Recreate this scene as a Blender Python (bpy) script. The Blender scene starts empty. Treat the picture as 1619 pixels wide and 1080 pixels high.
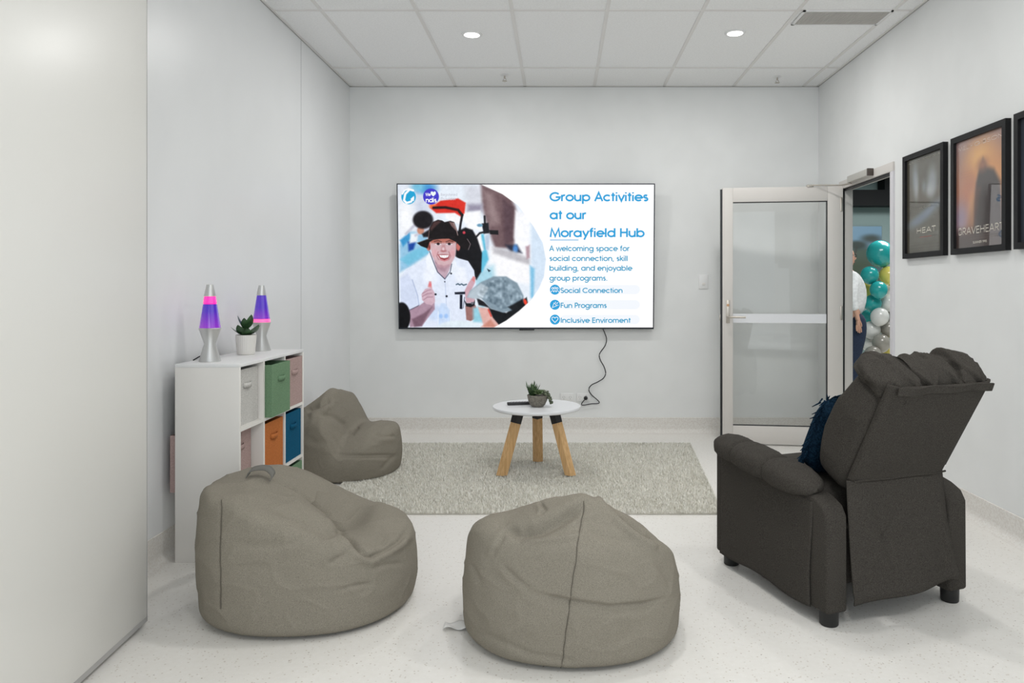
import bpy, bmesh, math, random
import numpy as np
from mathutils import Vector, Matrix, noise

random.seed(7); rng = np.random.default_rng(7)
S = bpy.context.scene
C = S.collection

# ------------------------------------------------------------------ camera, world, light, exposure
F, PX, PY, H = 1155.0, 885.0, 458.0, 1.25          # focal length and principal point in pixels, eye height
cam = bpy.data.objects.new('camera', bpy.data.cameras.new('camera')); C.objects.link(cam)
cam.location = (0, 0, H); cam.rotation_euler = (math.pi/2, 0, 0)
cam.data.sensor_width = 36; cam.data.lens = 36*F/1619
cam.data.shift_x = (809.5-PX)/1619; cam.data.shift_y = (PY-540)/1619
cam.data.clip_start = .05
S.camera = cam
S.view_settings.view_transform = 'Standard'; S.view_settings.look = 'None'
S.view_settings.gamma = 1; S.view_settings.use_curve_mapping = False
EXPO = 0.0
S.view_settings.exposure = EXPO
SCREEN = 1.0/2**EXPO

w = bpy.data.worlds.new('world'); S.world = w; w.use_nodes = True
w.node_tree.nodes['Background'].inputs[0].default_value = (.80, .90, 1, 1)
w.node_tree.nodes['Background'].inputs[1].default_value = .6

def lamp(name, kind, loc, power, rot=(0, 0, 0), col=(1, 1, 1), parent=None, **kw):
    d = bpy.data.lights.new(name, kind); d.energy = power; d.color = col
    for k, v in kw.items(): setattr(d, k, v)
    o = bpy.data.objects.new(name, d); C.objects.link(o); o.location = loc; o.rotation_euler = rot
    o.parent = parent
    return o
# daylight through the glazed wall behind the camera
lamp('window_daylight', 'AREA', (.3, -1.96, 1.52), 57, (math.radians(108), 0, 0), (.905, .96, 1), shape='RECTANGLE', size=3.9, size_y=2.8)
# the room's ceiling downlights (the two in view are built below)
LAMPS = [(-.61, 5.07, 12), (1.21, 5.04, 12), (.15, 2.85, 12), (1.45, 2.55, 10), (.4, .5, 14), (1.4, .5, 13)]
for lx, ly, lw in LAMPS:
    lamp('downlight_lamp', 'AREA', (lx, ly, 3.005), lw, (0, 0, 0), (1, .992, .97), shape='DISK', size=.16)
# unseen lights added to brighten the room behind the door
for hx, hy, hw_ in ((3.6, 6.6, 60), (4.9, 9.6, 75)): lamp('hall_fill_light', 'AREA', (hx, hy, 3.05), hw_, (0, 0, 0), (1, .985, .96), shape='RECTANGLE', size=1.2, size_y=1.2)

# ------------------------------------------------------------------ helpers
def lin(c):
    c = np.asarray(c, float)/255.0
    return np.where(c <= .04045, c/12.92, ((c+.055)/1.055)**2.4)
def L(r, g, b): return tuple(lin((r, g, b)))

def mat(name, col, rough=.6, metal=0, spec=.5, emit=None, estr=1, coat=0, coat_ior=1.5):
    m = bpy.data.materials.new(name); m.use_nodes = True
    b = m.node_tree.nodes['Principled BSDF']
    b.inputs['Base Color'].default_value = (*col, 1); b.inputs['Roughness'].default_value = rough
    b.inputs['Metallic'].default_value = metal; b.inputs['Specular IOR Level'].default_value = spec
    if coat: b.inputs['Coat Weight'].default_value = coat; b.inputs['Coat Roughness'].default_value = .015; b.inputs['Coat IOR'].default_value = coat_ior
    if emit is not None:
        b.inputs['Emission Color'].default_value = (*emit, 1); b.inputs['Emission Strength'].default_value = estr
    return m
def nodes(m): return m.node_tree.nodes, m.node_tree.links, m.node_tree.nodes['Principled BSDF']
def noisy(m, a, b, scale, lo=.4, hi=.6, detail=2, bump=0, bscale=None, dist=.002, stretch=None):
    """mix two colours by noise and add a fine bump"""
    N, K, P = nodes(m)
    tc = N.new('ShaderNodeTexCoord'); src = tc.outputs['Object']
    if stretch:
        mp = N.new('ShaderNodeMapping'); mp.inputs['Scale'].default_value = stretch; K.new(src, mp.inputs[0]); src = mp.outputs[0]
    t = N.new('ShaderNodeTexNoise'); t.inputs['Scale'].default_value = scale; t.inputs['Detail'].default_value = detail; K.new(src, t.inputs['Vector'])
    r = N.new('ShaderNodeValToRGB'); r.color_ramp.elements[0].position = lo; r.color_ramp.elements[1].position = hi
    r.color_ramp.elements[0].color = (*a, 1); r.color_ramp.elements[1].color = (*b, 1)
    K.new(t.outputs['Fac'], r.inputs[0]); K.new(r.outputs[0], P.inputs['Base Color'])
    if bump:
        t2 = N.new('ShaderNodeTexNoise'); t2.inputs['Scale'].default_value = bscale or scale; K.new(src, t2.inputs['Vector'])
        bp = N.new('ShaderNodeBump'); bp.inputs['Strength'].default_value = bump; bp.inputs['Distance'].default_value = dist
        K.new(t2.outputs['Fac'], bp.inputs['Height']); K.new(bp.outputs[0], P.inputs['Normal'])
    return m
def attr_mat(name, rough=.5, emit=0, **kw):
    """colour comes from the mesh's own 'paint' attribute (printed picture, screen image, yarn colours)"""
    m = mat(name, (0, 0, 0), rough, **kw); N, K, P = nodes(m)
    a = N.new('ShaderNodeAttribute'); a.attribute_name = 'paint'
    if emit:
        K.new(a.outputs['Color'], P.inputs['Emission Color']); P.inputs['Emission Strength'].default_value = emit
    else: K.new(a.outputs['Color'], P.inputs['Base Color'])
    return m
def glow(name, col, k=1): return mat(name, (.01, .01, .01), .4, spec=.2, emit=col, estr=k*SCREEN)

class MB:
    def __init__(s): s.v = []; s.f = []; s.sm = []
    def add(s, vs, fs, smooth=False, M=None):
        n = len(s.v)
        for p in vs:
            p = Vector(p); s.v.append(tuple(M @ p if M else p))
        for f in fs: s.f.append(tuple(n+i for i in f)); s.sm.append(smooth)
        return s
    def box(s, x0, x1, y0, y1, z0, z1, bev=0, M=None, seg=2):
        bm = bmesh.new(); bmesh.ops.create_cube(bm, size=1)
        for v in bm.verts: v.co = ((x0+x1)/2+v.co.x*(x1-x0), (y0+y1)/2+v.co.y*(y1-y0), (z0+z1)/2+v.co.z*(z1-z0))
        if bev: bmesh.ops.bevel(bm, geom=bm.edges[:], offset=bev, segments=seg, affect='EDGES', profile=.5)
        bm.verts.index_update()
        s.add([v.co[:] for v in bm.verts], [[v.index for v in f.verts] for f in bm.faces], bool(bev), M); bm.free(); return s
    def prism(s, poly, h0, h1, axis='z', bev=0, M=None, seg=3):
        """poly extruded along an axis: z:(x,y) x:(y,z) y:(x,z)"""
        def P(a, b, h): return {'z': (a, b, h), 'x': (h, a, b), 'y': (a, h, b)}[axis]
        bm = bmesh.new(); n = len(poly)
        A = [bm.verts.new(P(a, b, h0)) for a, b in poly]; B = [bm.verts.new(P(a, b, h1)) for a, b in poly]
        bm.faces.new(A[::-1]); bm.faces.new(B)
        for i in range(n): bm.faces.new((A[i], A[(i+1) % n], B[(i+1) % n], B[i]))
        bmesh.ops.recalc_face_normals(bm, faces=bm.faces[:])
        if bev: bmesh.ops.bevel(bm, geom=bm.edges[:], offset=bev, segments=seg, affect='EDGES', profile=.5)
        bm.verts.index_update()
        s.add([v.co[:] for v in bm.verts], [[v.index for v in f.verts] for f in bm.faces], bool(bev), M); bm.free(); return s
    def lathe(s, prof, n=32, M=None, ripple=None):
        vs = []; fs = []
        for r, z in prof:
            for i in range(n):
                a = 2*math.pi*i/n; k = ripple(a, z) if ripple else 1
                vs.append((r*k*math.cos(a), r*k*math.sin(a), z))
        for j in range(len(prof)-1):
            for i in range(n):
                fs.append((j*n+i, j*n+(i+1) % n, (j+1)*n+(i+1) % n, (j+1)*n+i))
        if prof[0][0] > 1e-5: fs.append(tuple(range(n))[::-1])
        if prof[-1][0] > 1e-5: fs.append(tuple((len(prof)-1)*n+i for i in range(n)))
        return s.add(vs, fs, True, M)
    def tube(s, pts, r, n=10, M=None):
        pts = [Vector(p) for p in pts]; vs = []; fs = []
        rr = r if hasattr(r, '__len__') else [r]*len(pts)
        up = Vector((0, 0, 1))
        for i, p in enumerate(pts):
            t = (pts[min(i+1, len(pts)-1)]-pts[max(i-1, 0)]).normalized()
            a = t.cross(up)
            if a.length < .05: a = t.cross(Vector((1, 0, 0)))
            a.normalize(); b = t.cross(a)
            for k in range(n):
                q = 2*math.pi*k/n; vs.append(p+(a*math.cos(q)+b*math.sin(q))*rr[i])
        for j in range(len(pts)-1):
            for k in range(n): fs.append((j*n+k, j*n+(k+1) % n, (j+1)*n+(k+1) % n, (j+1)*n+k))
        fs.append(tuple(range(n))[::-1]); fs.append(tuple((len(pts)-1)*n+k for k in range(n)))
        return s.add(vs, fs, True, M)
    def build(s, name, m, parent=None, auto=True):
        me = bpy.data.meshes.new(name); me.from_pydata(s.v, [], s.f)
        me.polygons.foreach_set('use_smooth', s.sm)
        bm = bmesh.new(); bm.from_mesh(me); bmesh.ops.recalc_face_normals(bm, faces=bm.faces[:]); bm.to_mesh(me); bm.free()
        if auto and any(s.sm): me.set_sharp_from_angle(angle=math.radians(40))
        me.update()
        return link(name, me, m, parent)
def link(name, me, m, parent=None):
    o = bpy.data.objects.new(name, me); C.objects.link(o)
    if m: me.materials.append(m)
    o.parent = parent
    return o
def grid(name, P, m, parent=None, cu=False, cv=False, paint=None, thick=0, smooth=True):
    """numpy grid of points (nu, nv, 3) as one smooth mesh; cu/cv close it round"""
    nu, nv = P.shape[:2]
    I = np.arange(nu*nv).reshape(nu, nv)
    A = np.vstack([I, I[:1]]) if cu else I
    A = np.hstack([A, A[:, :1]]) if cv else A
    q = np.stack([A[:-1, :-1], A[1:, :-1], A[1:, 1:], A[:-1, 1:]], -1).reshape(-1, 4)
    me = bpy.data.meshes.new(name)
    me.vertices.add(nu*nv); me.vertices.foreach_set('co', P.reshape(-1).astype(np.float32))
    me.loops.add(q.size); me.loops.foreach_set('vertex_index', q.reshape(-1).astype(np.int32))
    me.polygons.add(len(q)); me.polygons.foreach_set('loop_start', np.arange(0, q.size, 4, dtype=np.int32))
    me.update(calc_edges=True); me.validate()
    me.polygons.foreach_set('use_smooth', np.full(len(me.polygons), smooth))
    if paint is not None:
        ca = me.color_attributes.new('paint', 'FLOAT_COLOR', 'POINT')
        rgba = np.ones((nu*nv, 4), np.float32); rgba[:, :3] = paint.reshape(-1, 3); ca.data.foreach_set('color', rgba.reshape(-1))
    o = link(name, me, m, parent)
    if thick:
        md = o.modifiers.new('thick', 'SOLIDIFY'); md.thickness = thick; md.offset = 0
    return o
def superq(a, b, c, e1=.5, e2=.5, nu=64, nv=96):
    """superellipsoid points: poles on local z"""
    u = np.linspace(-math.pi/2, math.pi/2, nu)[:, None]; v = np.linspace(-math.pi, math.pi, nv, endpoint=False)[None]
    p = lambda x, e: np.sign(x)*np.abs(x)**e
    return np.stack([a*p(np.cos(u), e1)*p(np.cos(v), e2), b*p(np.cos(u), e1)*p(np.sin(v), e2), c*p(np.sin(u), e1)*np.ones_like(v)], -1)
def nz(P, sc, seed=0):
    Q = P.reshape(-1, 3)*sc+seed*17.3
    return np.array([noise.noise(Vector(q)) for q in Q]).reshape(P.shape[:-1])
def normals(P, cu=False, cv=True):
    def g(ax, per):
        return (np.roll(P, -1, ax)-np.roll(P, 1, ax)) if per else np.gradient(P, axis=ax)
    n = np.cross(g(1, cv), g(0, cu)); return n/np.maximum(np.linalg.norm(n, axis=-1, keepdims=True), 1e-9)
def root(name, label, cat, loc=(0, 0, 0), rz=0, group=None):
    o = bpy.data.objects.new(name, None); C.objects.link(o); o.location = loc; o.rotation_euler = (0, 0, rz)
    o.empty_display_size = .1
    return tag(o, label, cat, group)
def tag(o, label, cat, group=None, kind=None):
    o['label'] = label; o['category'] = cat
    if group: o['group'] = group
    if kind: o['kind'] = kind
    return o
def struct(o): o['kind'] = 'structure'; return o
def at(px, py, Y): return Vector(((px-PX)*Y/F, Y, H-(py-PY)*Y/F))
def wall_pt(px, py, X): Y = X*F/(px-PX); return Vector((X, Y, H-(py-PY)*Y/F))

# ------------------------------------------------------------------ materials
M_wall = noisy(mat('painted wall', (.80, .81, .795), .55, spec=.3), (.795, .805, .80), (.82, .83, .825), 3, bump=.05, bscale=400, dist=.0004)
M_left = noisy(mat('painted panel wall', (.80, .81, .82), .35, spec=.45), (.79, .80, .805), (.81, .82, .825), 2, bump=.03, bscale=400, dist=.0003)
M_ceil = noisy(mat('ceiling tile', (.9, .9, .9), .8, spec=.2), (.89, .892, .89), (.94, .942, .94), 90, detail=4, bump=.25, bscale=220, dist=.001)
M_grid = mat('white grid bar', (.79, .775, .755), .5)
M_gap = mat('dark gap', (.02, .02, .02), .8)
M_white = mat('white laminate', (.82, .82, .815), .35)
M_lam = mat('white board', (.80, .775, .735), .38)
M_panel = mat('white sliding panel', (.785, .775, .74), .33, spec=.4)
M_edge = mat('grey edge shading', (.42, .41, .40), .4)
M_alu = mat('pale powder coated frame', (.66, .63, .60), .45, spec=.4)
M_steel = mat('brushed metal', (.52, .48, .43), .35, metal=.9)
M_black = mat('black plastic', (.012, .012, .014), .4)
M_frame = mat('black frame', (.007, .007, .008), .5, spec=.25)
M_silver = mat('silver lamp metal', (.60, .60, .59), .38, metal=.75)
M_bag = noisy(mat('grey heather fabric', (.22, .2, .175), .95, spec=.1), (.192, .173, .139), (.308, .282, .234), 430, .32, .68, 3, bump=.35, bscale=700, dist=.0015)
M_seam = mat('seam thread', (.135, .122, .10), .95, spec=.05)
M_chair = noisy(mat('charcoal fabric', (.05, .048, .044), .95, spec=.12), (.033, .0295, .0255), (.070, .0635, .0555), 330, .33, .67, 3, bump=.4, bscale=800, dist=.0015)
M_navy = noisy(mat('navy knit', (.01, .03, .06), .95, spec=.05), (.004, .013, .028), (.010, .030, .055), 120, bump=.3, bscale=300)
M_leg = mat('black leg', (.008, .008, .008), .5)
M_table = mat('white table top', (.80, .81, .83), .28, spec=.5)

m = M_floor = mat('speckled vinyl floor', (.74, .725, .69), .38, spec=.4)
N_, K_, P_ = nodes(m)
tc = N_.new('ShaderNodeTexCoord')
def voro(scale, lo, hi, ca, cb):
    v = N_.new('ShaderNodeTexVoronoi'); v.inputs['Scale'].default_value = scale; K_.new(tc.outputs['Object'], v.inputs['Vector'])
    r = N_.new('ShaderNodeValToRGB'); r.color_ramp.interpolation = 'LINEAR'
    r.color_ramp.elements[0].position = lo; r.color_ramp.elements[1].position = hi
    r.color_ramp.elements[0].color = (1, 1, 1, 1); r.color_ramp.elements[1].color = (0, 0, 0, 1)
    K_.new(v.outputs['Distance'], r.inputs[0])
    w_ = N_.new('ShaderNodeTexWhiteNoise'); K_.new(v.outputs['Color'], w_.inputs['Vector'])
    g = N_.new('ShaderNodeMath'); g.operation = 'GREATER_THAN'; g.inputs[1].default_value = ca; K_.new(w_.outputs['Value'], g.inputs[0])
    mu = N_.new('ShaderNodeMath'); mu.operation = 'MULTIPLY'; K_.new(r.outputs[0], mu.inputs[0]); K_.new(g.outputs[0], mu.inputs[1])
    return mu.outputs[0]
def mixc(f, a, b):
    x = N_.new('ShaderNodeMix'); x.data_type = 'RGBA'; K_.new(f, x.inputs[0])
    if isinstance(a, tuple): x.inputs[6].default_value = (*a, 1)
    else: K_.new(a, x.inputs[6])
    x.inputs[7].default_value = (*b, 1); return x.outputs[2]
tn = N_.new('ShaderNodeTexNoise'); tn.inputs['Scale'].default_value = 45; tn.inputs['Detail'].default_value = 4; K_.new(tc.outputs['Object'], tn.inputs['Vector'])
c0 = mixc(tn.outputs['Fac'], (.77, .745, .70), (.84, .82, .785))
c1 = mixc(voro(75, .12, .30, .55, 0), c0, (.60, .55, .49))
c2 = mixc(voro(110, .10, .26, .62, 0), c1, (.86, .86, .84))
c3 = mixc(voro(38, .06, .12, .70, 0), c2, (.30, .25, .21))
K_.new(c3, P_.inputs['Base Color'])

def wood(name, a, b):
    m = mat(name, a, .5, spec=.35); N, K, P = nodes(m)
    t = N.new('ShaderNodeTexCoord'); mp = N.new('ShaderNodeMapping'); mp.inputs['Scale'].default_value = (60, 60, 3); K.new(t.outputs['Object'], mp.inputs[0])
    n = N.new('ShaderNodeTexNoise'); n.inputs['Scale'].default_value = 1.6; n.inputs['Detail'].default_value = 5; K.new(mp.outputs[0], n.inputs['Vector'])
    r = N.new('ShaderNodeValToRGB'); r.color_ramp.elements[0].position = .3; r.color_ramp.elements[1].position = .72
    r.color_ramp.elements[0].color = (*a, 1); r.color_ramp.elements[1].color = (*b, 1); K.new(n.outputs['Fac'], r.inputs[0]); K.new(r.outputs[0], P.inputs['Base Color'])
    return m
M_oak = wood('oak', (.56, .33, .14), (.76, .50, .255))

m = M_glass = bpy.data.materials.new('clear glass'); m.use_nodes = True
N_, K_ = m.node_tree.nodes, m.node_tree.links; N_.clear()
o_ = N_.new('ShaderNodeOutputMaterial'); mx = N_.new('ShaderNodeMixShader'); tr = N_.new('ShaderNodeBsdfTransparent'); gl = N_.new('ShaderNodeBsdfGlossy'); fr = N_.new('ShaderNodeFresnel')
tr.inputs[0].default_value = (.985, .99, .985, 1); gl.inputs['Roughness'].default_value = .01; fr.inputs[0].default_value = 1.34
K_.new(fr.outputs[0], mx.inputs[0]); K_.new(tr.outputs[0], mx.inputs[1]); K_.new(gl.outputs[0], mx.inputs[2]); K_.new(mx.outputs[0], o_.inputs[0])

# ------------------------------------------------------------------ room shell
XL, XR, YB, YF, ZC = -1.828, 2.252, 6.36, -2.0, 3.023
struct(MB().box(-3.2, 7.2, YF-.3, 12.2, -.1, 0).build('floor', M_floor))
struct(MB().box(XL-.1, XR+.08, YF-.1, YB+.1, ZC, ZC+.1).build('ceiling', M_ceil))
struct(MB().box(XL-.1, XR+.08, YB, YB+.1, 0, ZC).build('wall_back', M_wall))
struct(MB().box(XL-.1, XL, YF, YB, 0, ZC).build('wall_left', M_left))
DN, DF, DH = 4.955, 5.83, 2.05                       # door opening: near, far, height
struct(MB().prism([(YF, 0), (DN, 0), (DN, DH), (DF, DH), (DF, 0), (YB, 0), (YB, ZC), (YF, ZC)], XR, XR+.08, 'x').build('wall_right', M_wall))
b = MB()                                             # glazed wall behind the camera
b.box(XL, XR, YF-.1, YF, 0, .35); b.box(XL, XR, YF-.1, YF, 2.75, ZC); b.box(XL, -1.45, YF-.1, YF, .35, 2.75); b.box(2.05, XR, YF-.1, YF, .35, 2.75)
struct(b.build('wall_rear', M_wall))
b = MB()
for x in (-1.45, -.3, .85, 2.0): b.box(x, x+.05, YF-.08, YF-.03, .35, 2.75)
b.box(-1.45, 2.05, YF-.08, YF-.03, .35, .4); b.box(-1.45, 2.05, YF-.08, YF-.03, 2.7, 2.75)
struct(b.build('window_1', M_alu))

# ceiling grid bars (T section) and the wall angle round the edge
b = MB(); BX = [-1.513, -.908, -.303, .302, .907, 1.512, 2.117]; BY = [5.83, 4.63, 3.43, 2.23, 1.03, -.17, -1.37]
for x in BX: b.box(x-.012, x+.012, YF, YB, ZC-.005, ZC+.01)
for y in BY: b.box(XL, XR, y-.012, y+.012, ZC-.0045, ZC+.01)
b.box(XL, XR, YB-.02, YB, ZC-.005, ZC); b.box(XL, XL+.02, YF, YB, ZC-.005, ZC); b.box(XR-.02, XR, YF, YB, ZC-.005, ZC)
struct(b.build('ceiling_grid', M_grid))
b = MB(); b.box(XL, XR, YB-.004, YB, ZC-.009, ZC-.005); b.box(XR-.004, XR, YF, YB, ZC-.009, ZC-.005); b.box(XL, XL+.004, YF, YB, ZC-.009, ZC-.005)
struct(b.build('ceiling_shadow_strip', mat('shadow line', (.40, .395, .38), .7)))  # thin grey strips colour in the shadow line where walls meet ceiling
struct(MB().box(XL, XL+.0015, 5.157, 5.163, .14, ZC-.01).build('trim_1', mat('panel joint', (.55, .56, .57), .6)))

# coved vinyl skirting
def cove(name, a, b_, nrm):
    prof = []
    for k in range(9):
        t = math.pi/2*k/8; prof.append((.045*(1-math.sin(t)), .045*(1-math.cos(t))))
    prof = [(.046, -.002)]+prof+[(.004, .135), (.0, .137), (-.002, -.002)]
    a, b_, nrm = Vector((*a, 0)), Vector((*b_, 0)), Vector((*nrm, 0)); n = len(prof)
    vs = [a+nrm*d+Vector((0, 0, z)) for d, z in prof]+[b_+nrm*d+Vector((0, 0, z)) for d, z in prof]
    fs = [(i, (i+1) % n, n+(i+1) % n, n+i) for i in range(n)]+[tuple(range(n)), tuple(range(n, 2*n))]
    struct(MB().add(vs, fs, True).build(name, M_cove))
M_cove = noisy(mat('coved vinyl', (.76, .735, .70), .45), (.69, .655, .61), (.79, .77, .735), 110, .35, .6, 3)
cove('baseboard_back', (XL, YB), (XR, YB), (0, -1))
cove('baseboard_left', (XL, YF), (XL, YB), (1, 0))
cove('baseboard_right', (XR, YF), (XR, DN-.04), (-1, 0))
cove('baseboard_corner', (XR, DF+.03), (XR, YB), (-1, 0))

# foreground sliding panel door on the left
p = Vector((-1.5385, 2.725, 0)); d = Vector((-1.504+1.5385, 2.265-2.725, 0)).normalized(); nrm = Vector((d.y, -d.x, 0))
if nrm.x > 0: nrm = -nrm
A, B = p, p+d*1.9
t = root('door_2', 'large plain white door panel standing at the left edge of the photo', 'door', (p.x, p.y, 0), math.atan2(d.y, d.x)); t['kind'] = 'structure'
# local x runs toward the camera, local y is one face normal
sgn = 1 if (Vector((-d.y, d.x, 0)).dot(nrm) > 0) else -1
yy = sorted((0, sgn*.04))
MB().box(.004, 1.9, yy[0], yy[1], .03, 2.9, .002).build('door_leaf', M_panel, t)
b = MB().box(0, .005, yy[0]-.0005, yy[1]+.0005, .02, 2.9); b.box(0, 1.9, yy[0]-.0005, yy[1]+.0005, .015, .034)
b.build('shaded_edge_strip', M_edge, t)  # panel edge, its grey also painting the thin line of shading there

# ------------------------------------------------------------------ right doorway and open glazed door
t = root('trim_3', 'pale door frame around the open doorway in the right wall', 'door frame', (XR, (DN+DF)/2, 0)); t['kind'] = 'structure'
ox, oy = XR, (DN+DF)/2
def rel(b, *a): return b.box(a[0]-ox, a[1]-ox, a[2]-oy, a[3]-oy, a[4], a[5], .002)
rel(MB(), XR-.014, XR+.095, DN-.045, DF+.03, DH, DH+.062).build('header', M_alu, t)
rel(MB(), XR-.014, XR+.095, DN-.045, DN, 0, DH).build('near_jamb', mat('pale jamb', (.66, .65, .68), .45), t)
rel(MB(), XR-.002, XR+.075, DF-.03, DF+.03, 0, DH).build('far_jamb', M_alu, t)
b = MB(); rel(b, XR+.001, XR+.012, DN, DF-.03, DH-.02, DH); rel(b, XR-.004, XR+.010, DF-.034, DF-.03, 0, DH)
b.build('seal', M_black, t)

hinge = Vector((XR-.008, 5.80, .01)); tip = Vector((1.312, 5.918, .01)); dl = (tip-hinge); W = dl.length; ang = math.atan2(dl.y, dl.x)
t = root('door_1', 'open glazed door with a pale frame folded back in front of the back wall', 'door', hinge, ang); t['kind'] = 'structure'
# local x: hinge -> free edge ; local y: in this orientation +y points toward the camera
HT = 2.06; ST, TR, BR = .105, .115, .145; TH = .021
b = MB().box(0, ST+.012, -TH, TH, 0, HT, .003); b.build('stile', M_alu, t)
MB().box(W-.087, W-.004, -TH, TH, 0, HT, .003).build('stile', M_alu, t)
MB().box(ST+.012, W-.087, -TH, TH, HT-TR, HT, .003).build('top_rail', M_alu, t)
MB().box(ST+.012, W-.087, -TH, TH, 0, BR, .003).build('bottom_rail', M_alu, t)
MB().box(ST+.008, W-.083, -.003, .003, BR-.005, HT-TR+.005).build('glass_pane', M_glass, t)
MB().box(ST+.012, W-.087, .0035, .005, .972, 1.045).build('frosted_stripe', mat('frosted film', (.80, .81, .84), .6), t)
b = MB().box(ST+.012, ST+.019, -.012, .012, BR, HT-TR); b.box(ST+.012, W-.087, -.012, .012, HT-TR-.006, HT-TR); b.box(ST+.012, W-.087, -.012, .012, BR, BR+.006)
b.build('glazing_seal', M_black, t)
MB().box(W-.004, W+.012, -.012, .012, 0, HT-.01).build('edge_seal', M_black, t)
MB().box(W-.004, W+.018, -.010, .010, .99, 1.04, .002).build('latch', M_steel, t)
hp = MB().box(W-.062, W-.032, TH, TH+.008, .97, 1.155, .003).build('handle_plate', M_steel, t)
MB().tube([(W-.047, TH+.005, 1.02), (W-.047, TH+.05, 1.02), (W-.06, TH+.056, 1.02), (W-.18, TH+.056, 1.02)], .0085).build('lever', M_steel, hp)
MB().lathe([(.011, 0), (.011, .006), (.0, .006)], 16, Matrix.Translation((W-.047, TH+.006, 1.115)) @ Matrix.Rotation(-math.pi/2, 4, 'X')).build('lock_cylinder', mat('brass lock', (.45, .26, .14), .35, metal=.8), hp)
for z in (.25, 1.0, 1.86):
    MB().box(.004, .022, TH, TH+.006, z, z+.11, .002).build('hinge', M_steel, t)
t = root('door_closer', 'slim metal door closer with a thin arm on the door frame header', 'door closer', (XR-.014, 5.38, 2.07))
MB().box(-.045, 0, -.16, .2, -.005, .045, .004).build('closer_body', mat('satin aluminium', (.55, .535, .5), .4, metal=.4), t)
MB().box(-.046, -.001, -.175, -.16, -.006, .046, .002).build('end_cap', mat('bronze cap', (.07, .055, .045), .4), t)
MB().tube([(-.022, .17, -.012), (-.05, .30, -.008), (-.24, .44, .012)], .006).build('closer_arm', M_steel, t)
MB().box(-.27, -.22, .425, .455, -.005, .015, .002).build('arm_shoe', M_steel, t)

# ------------------------------------------------------------------ ceiling fittings
for k, (lx, ly, lb) in enumerate([(-.61, 5.07, 'round lit ceiling downlight above the television, nearer the left wall'), (1.21, 5.04, 'round lit ceiling downlight in the tile next to the ceiling vent')]):
    t = root('downlight', lb, 'ceiling light', (lx, ly, ZC), 0, 'ceiling downlights')
    MB().lathe([(.052, -.002), (.054, -.008), (.068, -.009), (.072, -.004), (.072, .0)], 40).build('trim_ring', M_white, t)
    MB().lathe([(.0, -.0065), (.053, -.006), (.053, -.003)], 40).build('lens', mat('lit lens', (.9, .9, .9), .5, emit=(1, .985, .96), estr=6), t)
t = root('ceiling_vent', 'perforated grey air vent set in the white ceiling', 'air vent', (1.828, 4.745, ZC)); 
b = MB(); X0, X1, Y0, Y1 = -.285, .285, -.125, .125
b.box(X0, X1, Y0, Y0+.015, -.012, -.004); b.box(X0, X1, Y1-.015, Y1, -.012, -.004); b.box(X0, X0+.015, Y0, Y1, -.012, -.004); b.box(X1-.015, X1, Y0, Y1, -.012, -.004)
b.build('frame', M_white, t)
b = MB(); MV = mat('vent core', (.66, .64, .60), .5)
for i in range(46): b.box(X0+.015+i*.0119, X0+.018+i*.0119, Y0+.015, Y1-.015, -.010, .0)
for j in range(19): b.box(X0+.015, X1-.015, Y0+.015+j*.0119, Y0+.018+j*.0119, -.010, .0)
b.build('grille', MV, t)
MB().box(X0+.012, X1-.012, Y0+.012, Y1-.012, -.0035, -.0015).build('duct_shade', mat('vent depth shade', (.36, .345, .32), .8), t)  # flat sheet coloured darker as the shade behind the grille
for sx, sy, lb in [(-.455, 6.03, 'small metal fire sprinkler head on the ceiling above the television'), (1.81, 6.08, 'small metal fire sprinkler head on the ceiling in the back right corner')]:
    t = root('fire_sprinkler', lb, 'sprinkler', (sx, sy, ZC), 0, 'ceiling sprinklers')
    MB().lathe([(.034, 0), (.036, -.004), (.028, -.008), (.012, -.009)], 24).build('rosette', M_white, t)
    b = MB().tube([(0, 0, -.008), (0, 0, -.03)], .007); b.tube([(-.004, 0, -.028), (-.013, 0, -.038), (-.004, 0, -.05)], .003); b.tube([(.004, 0, -.028), (.013, 0, -.038), (.004, 0, -.05)], .003)
    b.build('nozzle', M_steel, t)
    MB().lathe([(.0, -.052), (.02, -.052), (.02, -.050), (.0, -.049)], 20).build('deflector', M_steel, t)

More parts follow.
